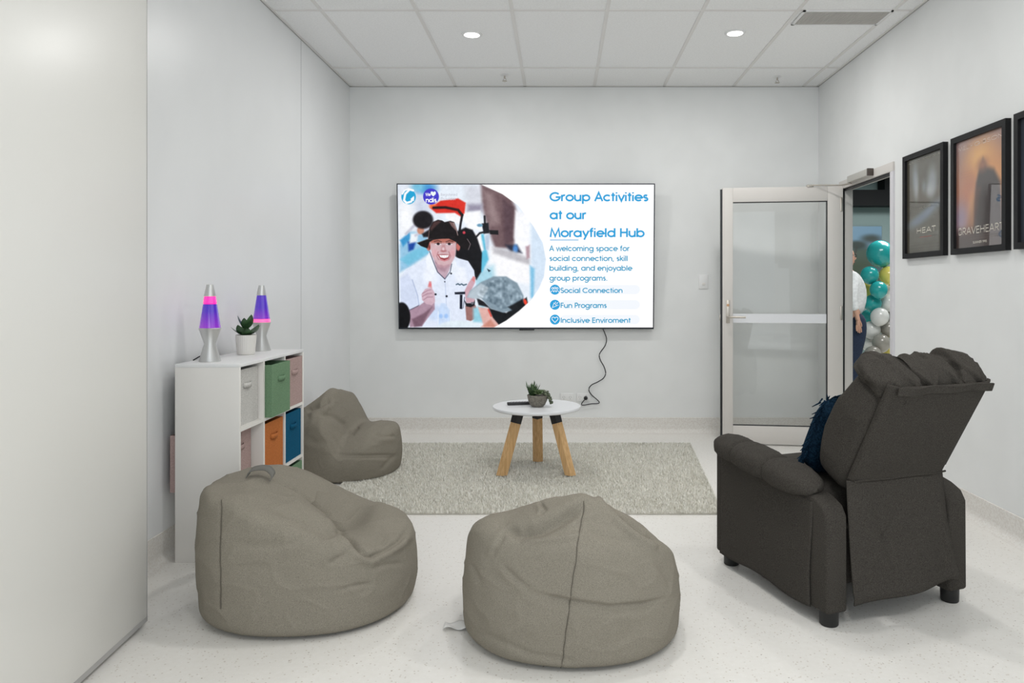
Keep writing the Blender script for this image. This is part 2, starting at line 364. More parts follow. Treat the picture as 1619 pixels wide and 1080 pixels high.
# ------------------------------------------------------------------ stroke lettering
def arc(cx, cy, r, a0, a1, n=18, ry=None):
    return [(cx+r*math.cos(math.radians(a0+(a1-a0)*i/n)), cy+(ry or r)*math.sin(math.radians(a0+(a1-a0)*i/n))) for i in range(n+1)]
def circ(cx, cy, r): return arc(cx, cy, r, 0, 360, 26)
G = {
 'a': (.80, [circ(.37, .37, .30), [(.67, 0), (.67, .72)]]), 'b': (.80, [[(.09, 0), (.09, 1.0)], circ(.39, .37, .30)]),
 'c': (.70, [arc(.37, .37, .30, 42, 318)]), 'd': (.80, [circ(.37, .37, .30), [(.67, 0), (.67, 1.0)]]),
 'e': (.76, [[(.07, .37), (.67, .37)]+arc(.37, .37, .30, 0, 318)]), 'f': (.42, [[(.19, 0), (.19, .82)]+arc(.34, .82, .15, 180, 80, 8), [(.04, .68), (.37, .68)]]),
 'g': (.80, [circ(.37, .37, .30), [(.67, .72), (.67, .0)]+arc(.37, -.0, .30, 0, -150)]), 'h': (.74, [[(.1, 0), (.1, 1)], arc(.36, .42, .26, 180, 0)+[(.62, 0)]]),
 'i': (.24, [[(.1, 0), (.1, .70)], [(.1, .86), (.1, 1.0)]]), 'j': (.27, [[(.14, .70), (.14, -.12)]+arc(.0, -.12, .14, 0, -80, 6), [(.14, .86), (.14, 1.0)]]),
 'k': (.60, [[(.1, 0), (.1, 1)], [(.12, .30), (.50, .72)], [(.24, .43), (.54, 0)]]), 'l': (.24, [[(.1, 0), (.1, 1)]]),
 'm': (1.06, [[(.1, 0), (.1, .72)], arc(.31, .46, .21, 180, 0)+[(.52, 0)], arc(.73, .46, .21, 180, 0)+[(.94, 0)]]),
 'n': (.72, [[(.1, 0), (.1, .72)], arc(.35, .42, .25, 180, 0)+[(.60, 0)]]), 'o': (.75, [circ(.375, .37, .30)]),
 'p': (.80, [[(.09, .72), (.09, -.30)], circ(.39, .37, .30)]), 'r': (.42, [[(.1, 0), (.1, .72)], arc(.33, .44, .23, 180, 75, 8)]),
 's': (.52, [arc(.25, .525, .145, 35, 270, 12)+arc(.25, .225, .155, 90, -145, 12)]), 't': (.40, [[(.19, 0), (.19, .95)], [(.03, .68), (.36, .68)]]),
 'u': (.72, [[(.1, .72), (.1, .32)]+arc(.35, .32, .25, 180, 360), [(.60, 0), (.60, .72)]]), 'v': (.60, [[(.04, .72), (.30, .03), (.56, .72)]]),
 'w': (.90, [[(.04, .72), (.24, .03), (.45, .70), (.66, .03), (.86, .72)]]), 'y': (.62, [[(.05, .72), (.32, .05)], [(.58, .72), (.17, -.30)]]),
 ',': (.28, [[(.13, .1), (.06, -.14)]]), '.': (.28, [[(.12, 0), (.12, .13)]]), ' ': (.34, []), '-': (.4, [[(.06, .4), (.34, .4)]]),
 'A': (.78, [[(.04, 0), (.38, .97), (.72, 0)], [(.16, .33), (.60, .33)]]), 'B': (.66, [[(.1, 0), (.1, 1)], [(.1, .95), (.32, .95)]+arc(.32, .74, .21, 90, -90, 10)+[(.1, .53)], [(.1, .53), (.34, .53)]+arc(.34, .29, .24, 90, -90, 10)+[(.1, .05)]]),
 'C': (.92, [arc(.49, .5, .43, 42, 318, 24)]), 'D': (.82, [[(.1, .05), (.1, .95), (.30, .95)]+arc(.30, .5, .45, 90, -90, 16)+[(.1, .05)]]),
 'E': (.60, [[(.52, .95), (.1, .95), (.1, .05), (.52, .05)], [(.1, .52), (.5, .52)]]), 'F': (.56, [[(.52, .95), (.1, .95), (.1, 0)], [(.1, .52), (.48, .52)]]),
 'G': (1.0, [arc(.49, .5, .43, 42, 352, 26)+[(.92, .46), (.54, .46)]]), 'H': (.78, [[(.1, 0), (.1, 1)], [(.66, 0), (.66, 1)], [(.1, .52), (.66, .52)]]),
 'I': (.26, [[(.12, 0), (.12, 1)]]), 'K': (.66, [[(.1, 0), (.1, 1)], [(.12, .45), (.56, 1)], [(.24, .58), (.60, 0)]]), 'L': (.52, [[(.1, 1), (.1, .05), (.48, .05)]]),
 'M': (1.0, [[(.07, 0), (.19, .94), (.5, .08), (.81, .94), (.93, 0)]]), 'N': (.80, [[(.1, 0), (.1, .94), (.68, .06), (.68, 1)]]), 'O': (.98, [circ(.49, .5, .43)]),
 'P': (.62, [[(.1, 0), (.1, .95), (.30, .95)]+arc(.30, .70, .25, 90, -90, 12)+[(.1, .45)]]), 'R': (.66, [[(.1, 0), (.1, .95), (.30, .95)]+arc(.30, .70, .25, 90, -90, 12)+[(.1, .45)], [(.30, .45), (.58, 0)]]),
 'S': (.62, [arc(.30, .73, .21, 30, 270, 14)+arc(.30, .28, .235, 90, -150, 14)]), 'T': (.56, [[(.28, 0), (.28, .95)], [(.03, .95), (.53, .95)]]),
 'U': (.74, [[(.1, 1), (.1, .32)]+arc(.36, .32, .26, 180, 360)+[(.62, 1)]]), 'V': (.72, [[(.04, 1), (.36, .03), (.68, 1)]]), 'W': (1.1, [[(.04, 1), (.30, .05), (.55, .95), (.80, .05), (1.06, 1)]]),
 '1': (.4, [[(.06, .8), (.22, .95), (.22, 0)]]), '9': (.62, [circ(.3, .68, .24), [(.53, .62), (.30, 0)]]), '5': (.6, [[(.5, .95), (.18, .95), (.12, .55)]+arc(.28, .32, .26, 110, -140, 14)]),
}
def strokes(text, x0, x1, base, cap, wt=.14):
    """centre-line strokes of a line of text fitted between x0 and x1, y up, cap height cap"""
    tot = sum(G[c][0] for c in text); sx = (x1-x0)/tot; out = []; x = 0
    for c in text:
        for st in G[c][1]: out.append([(x0+(x+a)*sx, base+b*cap) for a, b in st])
        x += G[c][0]
    return out
def ribbon(b, line, w, P):
    """flat ribbon of width w along a 2-D polyline, placed by P(x, y)"""
    pts = [Vector(p) for p in line]; n = len(pts); closed = (pts[0]-pts[-1]).length < 1e-6
    vs = []; fs = []
    for i in range(n):
        a = pts[i-1] if i > 0 else (pts[-2] if closed else None); c = pts[i+1] if i < n-1 else (pts[1] if closed else None)
        d1 = (pts[i]-a).normalized() if a is not None else (c-pts[i]).normalized()
        d2 = (c-pts[i]).normalized() if c is not None else d1
        tg = d1+d2
        tg = tg.normalized() if tg.length > 1e-4 else d1
        nr = Vector((-tg.y, tg.x)); k = 1/max(.45, nr.dot(Vector((-d1.y, d1.x))))
        vs += [P(*(pts[i]+nr*w/2*k)), P(*(pts[i]-nr*w/2*k))]
    for i in range(n-1): fs.append((2*i, 2*i+1, 2*i+3, 2*i+2))
    b.add(vs, fs)

# ------------------------------------------------------------------ painter for screen image and prints
class Paint:
    def __init__(s, x0, x1, y0, y1, nx, ny, bg):
        s.X, s.Y = np.meshgrid(np.linspace(x0, x1, nx), np.linspace(y0, y1, ny)); s.I = np.empty((ny, nx, 3)); s.I[:] = bg; s.px = (x1-x0)/nx
    def blend(s, d, col, blur, op=1):
        bl = max(blur, s.px*.7); a = np.clip(.5-d/(2*bl), 0, 1); a = (a*a*(3-2*a)*op)[..., None]
        s.I = s.I*(1-a)+np.array(col, float)*a
    def ell(s, cx, cy, rx, ry, col, blur=2, rot=0, op=1):
        c, n = math.cos(math.radians(rot)), math.sin(math.radians(rot)); x = s.X-cx; y = s.Y-cy
        u, v = (x*c+y*n)/rx, (-x*n+y*c)/ry; s.blend((np.sqrt(u*u+v*v)-1)*min(rx, ry), col, blur, op)
    def dist(s, pts, close):
        n = len(pts); D = np.full(s.X.shape, 1e9); ins = np.zeros(s.X.shape, bool)
        for i in range(n if close else n-1):
            (ax, ay), (bx, by) = pts[i], pts[(i+1) % n]; ex, ey = bx-ax, by-ay
            t = np.clip(((s.X-ax)*ex+(s.Y-ay)*ey)/(ex*ex+ey*ey+1e-9), 0, 1); D = np.minimum(D, np.hypot(s.X-ax-t*ex, s.Y-ay-t*ey))
            if close: ins ^= ((ay > s.Y) != (by > s.Y)) & (s.X < (bx-ax)*(s.Y-ay)/((by-ay) if by != ay else 1e-9)+ax)
        return np.where(ins, -D, D) if close else D
    def poly(s, pts, col, blur=2, op=1): s.blend(s.dist(pts, True), col, blur, op)
    def line(s, pts, w, col, blur=1.5, op=1): s.blend(s.dist(pts, False)-w/2, col, blur, op)
    def mottle(s, amp, scale, seed, mask=None):
        r = np.random.default_rng(seed); ny, nx = s.X.shape; k = r.random((ny//scale+3, nx//scale+3))
        yy = np.linspace(0, k.shape[0]-1.01, ny); xx = np.linspace(0, k.shape[1]-1.01, nx); y0 = yy.astype(int); x0 = xx.astype(int); fy = (yy-y0)[:, None]; fx = (xx-x0)[None]
        g = lambda a, b: k[np.ix_(y0+a, x0+b)]
        n = (g(0, 0)*(1-fy)*(1-fx)+g(1, 0)*fy*(1-fx)+g(0, 1)*(1-fy)*fx+g(1, 1)*fy*fx-.5)*amp
        s.I += (n if mask is None else n*mask)[..., None]

# ------------------------------------------------------------------ television
TVX = 831.7; SXT, SZT = 2.2/406, 1.246/229.5
tv = root('television', 'large wall-mounted television showing a blue and white presentation slide', 'television', ((TVX-PX)*6.262/F, 6.262, H-(406-PY)*6.262/F))
tv.rotation_euler = (math.radians(3.7), 0, 0)
def TP(dep): return lambda px, py: ((px-TVX)*SXT, dep, -(py-406)*SZT)
hw, hh = 1.10, .623
MB().box(-hw, hw, .001, .028, -hh, hh, .004).build('case', M_black, tv)
b = MB(); e = .0085
b.box(-hw, hw, -.004, .004, hh-e, hh); b.box(-hw, hw, -.004, .004, -hh, -hh+e*1.6); b.box(-hw, -hw+e, -.004, .004, -hh, hh); b.box(hw-e, hw, -.004, .004, -hh, hh)
b.build('bezel', mat('tv bezel', (.02, .025, .035), .3, metal=.5), tv)
MB().box(-.06, .07, -.002, .02, -hh-.012, -hh, .003).build('sensor_bar', M_black, tv)
MB().box(-.35, .35, .028, .055, -.3, .2).build('wall_bracket', M_black, tv)
MW = glow('screen white', (1, 1, 1), .995)
scr = MB().box(-hw+e, hw-e, -.001, .001, -hh+e, hh-e).build('screen', MW, tv)

p = Paint(118, 1066, 88, 998, 356, 342, (232, 240, 250))
Q = lambda *a: list(a)
p.ell(200, 260, 110, 170, (205, 214, 232), 60); p.ell(170, 300, 60, 160, (250, 252, 255), 50)
p.ell(300, 112, 62, 36, (70, 150, 215), 26); p.ell(250, 105, 40, 30, (120, 195, 225), 26)
p.poly([(540, 100), (650, 100), (660, 240), (560, 240)], (215, 218, 228), 30)
p.poly([(645, 90), (830, 150), (870, 270), (852, 490), (730, 490), (690, 380), (655, 240)], (112, 88, 92), 18)
p.poly([(660, 130), (720, 150), (760, 330), (700, 350)], (150, 128, 130), 30); p.poly([(780, 180), (850, 230), (850, 440), (790, 470)], (88, 66, 74), 22)
p.poly([(560, 215), (650, 215), (650, 260), (560, 260)], (150, 145, 165), 20)
p.poly([(515, 270), (640, 255), (650, 380), (560, 370)], (252, 253, 255), 12)
p.poly([(860, 255), (1000, 290), (1000, 400), (960, 560), (880, 540), (850, 420)], (250, 251, 255), 14)
p.poly([(800, 470), (870, 470), (900, 520), (830, 520)], (35, 40, 60), 14); p.ell(860, 495, 16, 26, (80, 140, 210), 10)
p.poly([(700, 480), (960, 560), (1000, 640), (960, 720), (700, 680)], (252, 252, 255), 20)
p.poly([(715, 485), (850, 510), (960, 560), (950, 596), (830, 560), (720, 520)], (192, 190, 196), 16)
p.poly([(955, 320), (1060, 420), (1060, 700), (990, 790), (955, 640)], (214, 230, 247), 18); p.poly([(925, 480), (950, 470), (950, 550), (930, 560)], (180, 150, 160), 10)
p.poly([(952, 600), (980, 620), (975, 820), (955, 800)], (130, 195, 230), 12)
p.poly([(600, 640), (720, 600), (740, 760), (600, 760)], (170, 215, 232), 30)
p.poly([(640, 400), (660, 400), (690, 560), (650, 640), (632, 640)], (95, 190, 222), 10); p.poly([(670, 410), (700, 400), (690, 500), (672, 500)], (190, 205, 225), 8)
p.poly([(575, 395), (640, 395), (660, 500), (630, 530), (610, 460)], (252, 252, 255), 10)
p.poly([(470, 262), (512, 275), (512, 340), (470, 330), (420, 300), (420, 275)], (250, 250, 252), 8)
# boy behind
p.poly([(128, 640), (128, 470), (195, 385), (300, 395), (320, 520), (190, 610)], (150, 198, 228), 14)
p.poly([(130, 440), (190, 390), (200, 430), (150, 480)], (60, 150, 205), 10); p.poly([(180, 450), (235, 440), (215, 500), (185, 510)], (25, 70, 160), 10)
p.poly([(200, 400), (245, 395), (240, 450), (190, 460)], (240, 245, 250), 10); p.poly([(130, 560), (220, 500), (310, 470), (310, 520), (180, 600)], (120, 195, 225), 12)
p.line([(170, 400), (225, 345), (330, 350), (230, 410)], 16, (200, 200, 215), 8)
p.ell(262, 378, 22, 24, (200, 140, 118), 6); p.ell(278, 312, 64, 56, (24, 20, 26), 9); p.poly([(270, 400), (320, 370), (330, 420), (280, 420)], (22, 18, 24), 8)
# red parasol, pack and stand
p.poly([(322, 236), (390, 192), (500, 178), (548, 205), (540, 270), (518, 292), (478, 268), (362, 270)], (218, 46, 34), 7); p.ell(340, 225, 22, 14, (240, 110, 60), 8)
p.line([(345, 236), (420, 234), (500, 250), (525, 282)], 16, (30, 12, 14), 5); p.line([(526, 280), (516, 330), (508, 380)], 14, (20, 18, 24), 4)
p.poly([(490, 385), (545, 360), (590, 375), (620, 430), (648, 520), (642, 640), (612, 690), (570, 620), (480, 540)], (12, 12, 18), 7)
p.ell(536, 392, 9, 9, (210, 70, 85), 4)
p.line([(612, 420), (635, 395), (690, 382)], 12, (25, 25, 32), 4); p.poly([(648, 335), (690, 330), (696, 395), (660, 400)], (24, 26, 34), 5); p.poly([(695, 376), (752, 378), (752, 405), (700, 402)], (18, 18, 22), 4); p.line([(666, 290), (668, 340)], 12, (24, 24, 30), 4); p.ell(636, 346, 18, 10, (110, 160, 190), 4)
p.poly([(680, 620), (704, 632), (690, 640)], (20, 40, 50), 4)
# man: torso, neck, face, hat
p.poly([(128, 680), (165, 622), (290, 562), (322, 512), (470, 545), (560, 570), (598, 630), (612, 760), (575, 900), (550, 992), (228, 992), (252, 862), (185, 884), (128, 850)], (226, 234, 250), 4)
p.poly([(130, 680), (180, 650), (230, 760), (240, 850), (185, 880), (130, 840)], (212, 222, 244), 10); p.line([(205, 690), (238, 790), (246, 852)], 5, (168, 182, 214), 5); p.line([(412, 690), (418, 800), (424, 980)], 4, (190, 202, 228), 4)
p.poly([(470, 600), (540, 620), (560, 720), (480, 700)], (238, 243, 253), 14); p.ell(320, 660, 40, 60, (238, 243, 253), 24); p.ell(360, 900, 70, 50, (206, 222, 248), 24); p.poly([(185, 880), (246, 850), (240, 862), (190, 892)], (40, 40, 60), 4)
p.poly([(330, 520), (470, 530), (452, 610), (412, 684), (366, 640)], (196, 168, 182), 4); p.poly([(345, 570), (440, 600), (410, 640), (365, 620)], (176, 142, 156), 10)
p.poly([(292, 560), (318, 508), (340, 560), (366, 640), (330, 656), (300, 620)], (240, 245, 253), 3); p.line([(318, 512), (342, 580), (366, 640), (411, 684)], 5, (60, 62, 85), 3)
p.poly([(455, 580), (480, 560), (495, 640), (462, 650), (430, 668)], (236, 242, 252), 3); p.line([(456, 590), (446, 640), (412, 684)], 5, (70, 72, 95), 3)
p.ell(312, 478, 15, 28, (200, 118, 108), 4); p.ell(498, 480, 13, 26, (196, 108, 100), 4); p.ell(316, 484, 6, 14, (120, 50, 50), 4)
p.poly([(322, 430), (482, 425), (484, 500), (474, 552), (448, 596), (404, 608), (368, 592), (340, 545), (324, 490)], (212, 178, 184), 4)
p.poly([(322, 428), (482, 424), (484, 455), (322, 458)], (186, 112, 98), 9); p.ell(350, 520, 20, 26, (220, 172, 178), 12); p.ell(462, 520, 16, 24, (218, 166, 172), 12); p.poly([(362, 590), (404, 600), (446, 590), (430, 612), (380, 612)], (190, 150, 162), 7)
p.line([(348, 448), (372, 442), (392, 450)], 7, (110, 66, 60), 3); p.line([(422, 450), (444, 442), (466, 450)], 7, (110, 66, 60), 3)
for x in (372, 442): p.ell(x, 464, 19, 8, (235, 225, 230), 3); p.ell(x, 463, 10, 8, (42, 26, 32), 3); p.line([(x-20, 460), (x, 455), (x+20, 460)], 3, (90, 50, 50), 2)
p.poly([(396, 470), (414, 470), (424, 508), (404, 516), (386, 508)], (198, 150, 154), 6); p.ell(405, 508, 17, 6, (170, 108, 112), 5); p.ell(404, 494, 7, 9, (236, 210, 216), 6)
p.line([(372, 512), (362, 540), (374, 562)], 4, (168, 112, 118), 4); p.line([(438, 512), (450, 540), (438, 562)], 4, (168, 112, 118), 4)
p.poly([(368, 530), (408, 528), (444, 532), (436, 556), (410, 566), (384, 556)], (150, 52, 58), 4); p.poly([(376, 533), (440, 533), (432, 548), (410, 553), (386, 548)], (250, 248, 250), 3); p.line([(393, 533), (394, 549)], 1.5, (200, 190, 195), 1); p.line([(410, 533), (410, 551)], 1.5, (200, 190, 195), 1); p.line([(426, 533), (425, 549)], 1.5, (200, 190, 195), 1); p.line([(384, 562), (410, 570), (434, 562)], 6, (205, 120, 128), 3)
p.poly([(238, 457), (300, 434), (400, 424), (500, 410), (560, 432), (576, 466), (560, 500), (520, 488), (486, 452), (440, 430), (400, 428), (340, 438), (318, 452), (304, 492), (262, 476)], (18, 12, 15), 4)
p.line([(556, 432), (576, 464), (562, 500)], 3, (150, 135, 140), 2); p.line([(240, 457), (300, 436), (400, 427), (480, 418)], 3, (120, 104, 104), 2, .6)
p.poly([(308, 434), (318, 362), (340, 325), (372, 311), (398, 316), (414, 326), (450, 318), (474, 326), (490, 370), (502, 414), (420, 430)], (20, 14, 17), 4)
p.poly([(322, 365), (345, 325), (376, 316), (392, 322), (360, 350), (330, 380)], (74, 50, 50), 7); p.poly([(440, 322), (474, 330), (490, 380), (480, 376), (456, 350)], (120, 92, 90), 5); p.line([(470, 332), (488, 372), (496, 408)], 4, (185, 160, 155), 3); p.line([(316, 380), (310, 430)], 4, (120, 95, 92), 3)
# arms and hands
p.poly([(184, 884), (250, 852), (285, 826), (345, 830), (346, 876), (262, 984), (186, 992)], (172, 142, 160), 5); p.poly([(200, 940), (280, 900), (330, 860), (262, 984), (215, 990)], (122, 92, 108), 9)
p.poly([(262, 782), (286, 748), (326, 736), (346, 772), (348, 828), (326, 852), (290, 842), (266, 818)], (208, 176, 190), 4); p.poly([(302, 736), (312, 698), (326, 700), (330, 742)], (218, 158, 160), 4); p.ell(318, 720, 8, 12, (226, 120, 130), 4)
for q in ([(268, 776), (300, 758), (324, 752)], [(268, 796), (300, 778), (330, 774)], [(276, 816), (300, 800), (334, 798)]): p.line(q, 3, (150, 108, 126), 2)
p.poly([(536, 760), (560, 712), (590, 668), (606, 676), (602, 710), (580, 752), (604, 800), (598, 836), (545, 836)], (206, 166, 178), 4); p.poly([(580, 690), (594, 666), (606, 676), (600, 706)], (220, 140, 142), 4)
p.poly([(540, 856), (604, 850), (618, 880), (606, 936), (572, 952), (546, 944)], (156, 112, 108), 5); p.poly([(532, 815), (548, 838), (590, 838), (602, 818), (600, 852), (576, 864), (545, 858)], (20, 20, 26), 4); p.ell(585, 838, 10, 8, (110, 110, 120), 3)
p.poly([(473, 768), (540, 765), (540, 781), (474, 783)], (24, 28, 44), 2); p.poly([(506, 784), (523, 784), (521, 876), (504, 874)], (24, 28, 44), 2); p.line([(536, 800), (526, 870)], 4, (60, 66, 90), 2)
p.line([(484, 720), (495, 715), (506, 722), (518, 716), (530, 724), (548, 718)], 8, (70, 92, 110), 3)
for x, y, r in ((452, 650, 6), (422, 794, 7), (352, 782, 7), (411, 702, 4)): p.ell(x, y, r, r, (28, 30, 44), 2)
p.poly([(386, 838), (412, 838), (444, 890), (446, 985), (364, 985), (368, 890)], (196, 218, 248), 5, .7); p.line([(368, 890), (366, 985)], 4, (240, 246, 254), 3); p.line([(444, 890), (446, 985)], 4, (240, 246, 254), 3); p.ell(384, 920, 12, 14, (160, 196, 244), 6); p.ell(418, 920, 12, 14, (160, 196, 244), 6)
p.poly([(590, 870), (660, 850), (660, 960), (590, 960)], (150, 208, 226), 14); p.ell(500, 995, 140, 46, (226, 238, 246), 8)
# person in a cap, foreground
p.poly([(620, 862), (700, 872), (780, 992), (660, 994)], (226, 178, 170), 9); p.poly([(640, 990), (700, 940), (740, 992)], (206, 140, 124), 10); p.line([(688, 880), (704, 920)], 10, (220, 70, 60), 6)
p.poly([(610, 800), (660, 830), (700, 870), (660, 858), (625, 850)], (22, 22, 28), 6)
p.poly([(690, 870), (800, 900), (930, 800), (940, 850), (870, 930), (760, 985), (715, 930)], (14, 18, 24), 6)
p.poly([(553, 800), (570, 760), (640, 705), (720, 668), (800, 668), (870, 710), (910, 790), (912, 838), (850, 880), (780, 898), (700, 872), (640, 806)], (132, 152, 166), 7)
p.poly([(553, 800), (575, 758), (640, 712), (690, 740), (650, 806), (600, 812)], (184, 198, 208), 9); msk = np.clip(-p.dist([(600, 780), (720, 672), (800, 672), (905, 790), (905, 838), (780, 890), (640, 800)], True)/8, 0, 1); p.mottle(75, 9, 3, msk); p.mottle(50, 5, 4, msk)
p.poly([(812, 862), (905, 812), (915, 850), (850, 895)], (16, 20, 26), 8); p.ell(922, 832, 10, 22, (236, 66, 44), 5, -20)
p.ell(136, 925, 54, 92, (10, 10, 14), 5); p.mottle(12, 7, 11); p.mottle(8, 3, 12)
# white slide background beyond the big curve
cur = [(760, 292), (795, 308), (820, 326), (844, 359), (858, 384), (863, 410), (860, 437), (852, 456), (839, 475), (820, 492), (800, 507), (777, 520)]
cur = [((x-600)*4, (y-270)*4) for x, y in cur]
p.blend(-p.dist([(-900, 40)]+[(cur[0][0]-30, cur[0][1]-20)]+cur+[(cur[-1][0]-30, cur[-1][1]+20), (-900, 1100)], True), (255, 255, 255), 3)
p.ell(189, 168, 46, 46, (32, 164, 214), 2)
p.line([(218, 128), (196, 122), (168, 150), (160, 190), (176, 206), (204, 198), (218, 176)], 13, (255, 255, 255), 2); p.poly([(200, 182), (224, 162), (222, 196)], (255, 255, 255), 2); p.line([(150, 150), (165, 128), (190, 118)], 9, (255, 255, 255), 2)
p.ell(330, 166, 50, 50, (66, 58, 200), 2)
p.poly([(344, 166), (328, 150), (328, 138), (337, 133), (345, 139), (353, 133), (361, 138), (360, 151)], (240, 252, 248), 2)
Z_ = np.clip(p.I, 0, 255)
gx = 600+p.X/4; gy = 270+p.Y/4
P3 = np.stack([(gx-TVX)*SXT, np.full_like(gx, -.002), -(gy-406)*SZT], -1)
ok = (np.abs(P3[..., 0]) < hw-e) & (np.abs(P3[..., 2]) < hh-e)
P3[..., 0] = np.clip(P3[..., 0], -hw+e, hw-e); P3[..., 2] = np.clip(P3[..., 2], -hh+e*1.5, hh-e)
grid('slide_photo', P3, attr_mat('screen image', .4, emit=SCREEN, spec=.2), scr, paint=lin(Z_))
M_h = glow('heading blue', L(36, 160, 218)); M_b = glow('body blue', L(52, 158, 200)); M_pill = glow('pale pill', L(243, 247, 253)); M_wt = glow('white text', (1, 1, 1))
def txt(name, rows, m, dep, wt):
    for s_, x0, x1, base, cap in rows:
        k_ = (x1-x0)/sum(G[c][0] for c in s_); x = x0
        for word in s_.split(' '):                    # one mesh per word
            xe = x+k_*sum(G[c][0] for c in word); b = MB()
            for st in strokes(word, x, xe, 0, cap): ribbon(b, [(a, base-y) for a, y in st], cap*wt, TP(dep))
            b.build(name, m, scr); x = xe+k_*G[' '][0]
txt('heading_text', [('Group Activities', 869.2, 1025, 318.8, 13.9), ('at our', 869.2, 927, 347, 13.9), ('Morayfield Hub', 869.2, 1019.5, 375, 13.9)], M_h, -.0025, .20)
b = MB(); ribbon(b, [(869.6, 379.6), (914.6, 379.6)], 1.0, TP(-.0025)); b.build('underline', M_h, scr)
txt('body_text', [('A welcoming space for', 868.6, 995.5, 397, 8.3), ('social connection, skill', 868.6, 993, 412.7, 8.3), ('building, and enjoyable', 868.6, 1000, 428, 8.3), ('group programs.', 868.6, 961, 443.8, 8.3)], M_b, -.0025, .18)
txt('list_text', [('Social Connection', 886, 985, 463.2, 8), ('Fun Programs', 886.2, 960, 487, 8), ('Inclusive Enviroment', 886.2, 998, 510.7, 8)], M_b, -.003, .19)
for y in (458, 482, 505.6):
    b = MB(); pts = arc(893, y, 7.2, 90, 270, 10)+arc(1005, y, 7.2, -90, 90, 10); b.add([TP(-.0022)(*q) for q in pts], [tuple(range(len(pts)))]); b.build('list_band', M_pill, scr)
for y, k in ((458, 0), (482, 1), (505.6, 2)):
    pts = circ(877.4, y, 8.0)[:-1]; ic = MB().add([TP(-.0026)(*q) for q in pts], [tuple(range(len(pts)))]).build('icon', M_h, scr)
b = MB(); w_ = .8
for dx in (-3.6, 0, 3.6): ribbon(b, circ(877.4+dx, 456-.6*(dx == 0), 1.5), w_, TP(-.003)); ribbon(b, arc(877.4+dx, 462, 2.4, 180, 360, 8), w_, TP(-.003))
b.build('icon_text', M_wt, scr); b = MB()
ribbon(b, [(873.2, 486.5), (876, 479), (880.5, 483.5), (873.2, 486.5)], w_, TP(-.003)); ribbon(b, [(878, 477), (879, 479.5)], w_, TP(-.003)); ribbon(b, [(882.5, 478), (880, 480.5)], w_, TP(-.003)); ribbon(b, [(883, 483), (881.5, 482.5)], w_, TP(-.003))
b.build('icon_text', M_wt, scr); b = MB()
hrt = [(877.4, 510.3), (872.8, 505.6), (872.5, 503), (874, 501.6), (876, 501.9), (877.4, 503.4), (878.8, 501.9), (880.8, 501.6), (882.3, 503), (882, 505.6), (877.4, 510.3)]
ribbon(b, hrt, w_*1.1, TP(-.003)); b.build('icon_text', M_wt, scr)
txt('logo_text', [('We', 674, 682, 310.6, 4.6), ('ndis', 674, 691.5, 320.6, 7.2)], M_wt, -.003, .19)
txt('caption_text', [('Registered', 698, 724, 310.5, 4.2), ('Provider', 698, 722, 317, 4.2)], glow('faint grey text', L(196, 200, 212)), -.003, .14)

# ------------------------------------------------------------------ wall sockets, switch, cord
def outlet(px, lb):
    c = at(px, 628, YB)
    t = root('power_outlet', lb, 'power outlet', (c.x, YB, c.z), 0, 'wall power outlets')
    pl = MB().box(-.058, .058, -.009, 0, -.036, .036, .003).build('plate', M_white, t)
    md = mat('pin slot', (.25, .24, .23), .6)
    for sx in (-.028, .028):
        b = MB()
        for (dx, dz, r) in ((-.008, .006, .5), (.008, .006, -.5), (0, -.010, 0)):
            b.box(-.0012, .0012, -.0095, -.008, -.005, .005, M=Matrix.Translation((sx+dx, 0, dz-.004)) @ Matrix.Rotation(r, 4, 'Y'))
        b.build('socket', md, t)
        MB().box(sx-.006, sx+.006, -.013, -.008, .017, .028, .001).build('switch', M_white, t)
    return t
outlet(896.5, 'white double power outlet low on the back wall with nothing plugged in'); outlet(922, 'white double power outlet with a black plug in it')
c = at(1112, 445.5, YB)
t = root('light_switch', 'white light switch plate on the back wall beside the glass door', 'light switch', (c.x, YB, c.z))
MB().box(-.041, .041, -.009, 0, -.062, .062, .003).build('plate', M_white, t); MB().box(-.012, .012, -.014, -.008, -.03, -.008, .002).build('rocker', M_lam, t)
t = root('power_cable', 'thin black power cord hanging from the television to the wall outlet', 'cord', (at(926, 629, YB).x, YB, at(926, 629, YB).z))
o0 = t.location.copy()
pth = [(953, 520), (956, 527), (959, 536), (957, 546), (950, 556), (947.5, 562), (949.5, 570), (955, 580), (957.5, 590), (954, 598), (945, 604), (935, 609), (931, 616), (935, 624), (944, 632), (947.5, 636), (945, 638), (935, 638.6), (924, 640.5), (919.5, 640), (921, 636), (925.5, 631)]
pts = [Vector((at(a, b_, YB-.02).x, YB-.02-(.03 if i < 2 else 0), at(a, b_, YB-.02).z))-o0 for i, (a, b_) in enumerate(pth)]
def catmull(P, n=6):
    out = []
    for i in range(len(P)-1):
        p0, p1, p2, p3 = P[max(i-1, 0)], P[i], P[i+1], P[min(i+2, len(P)-1)]
        for k in range(n):
            s = k/n; out.append(.5*((2*p1)+(p2-p0)*s+(2*p0-5*p1+4*p2-p3)*s*s+(3*p1-p0-3*p2+p3)*s**3))
    return out+[P[-1]]
MB().tube(catmull(pts), .0042, 8).build('cable', M_black, t)
MB().lathe([(.0, -.0), (.016, .0), (.018, .01), (.014, .026), (.006, .03), (.0, .03)], 20, Matrix.Rotation(math.pi/2, 4, 'X') @ Matrix.Translation((0, 0, .009))).build('plug', M_black, t)

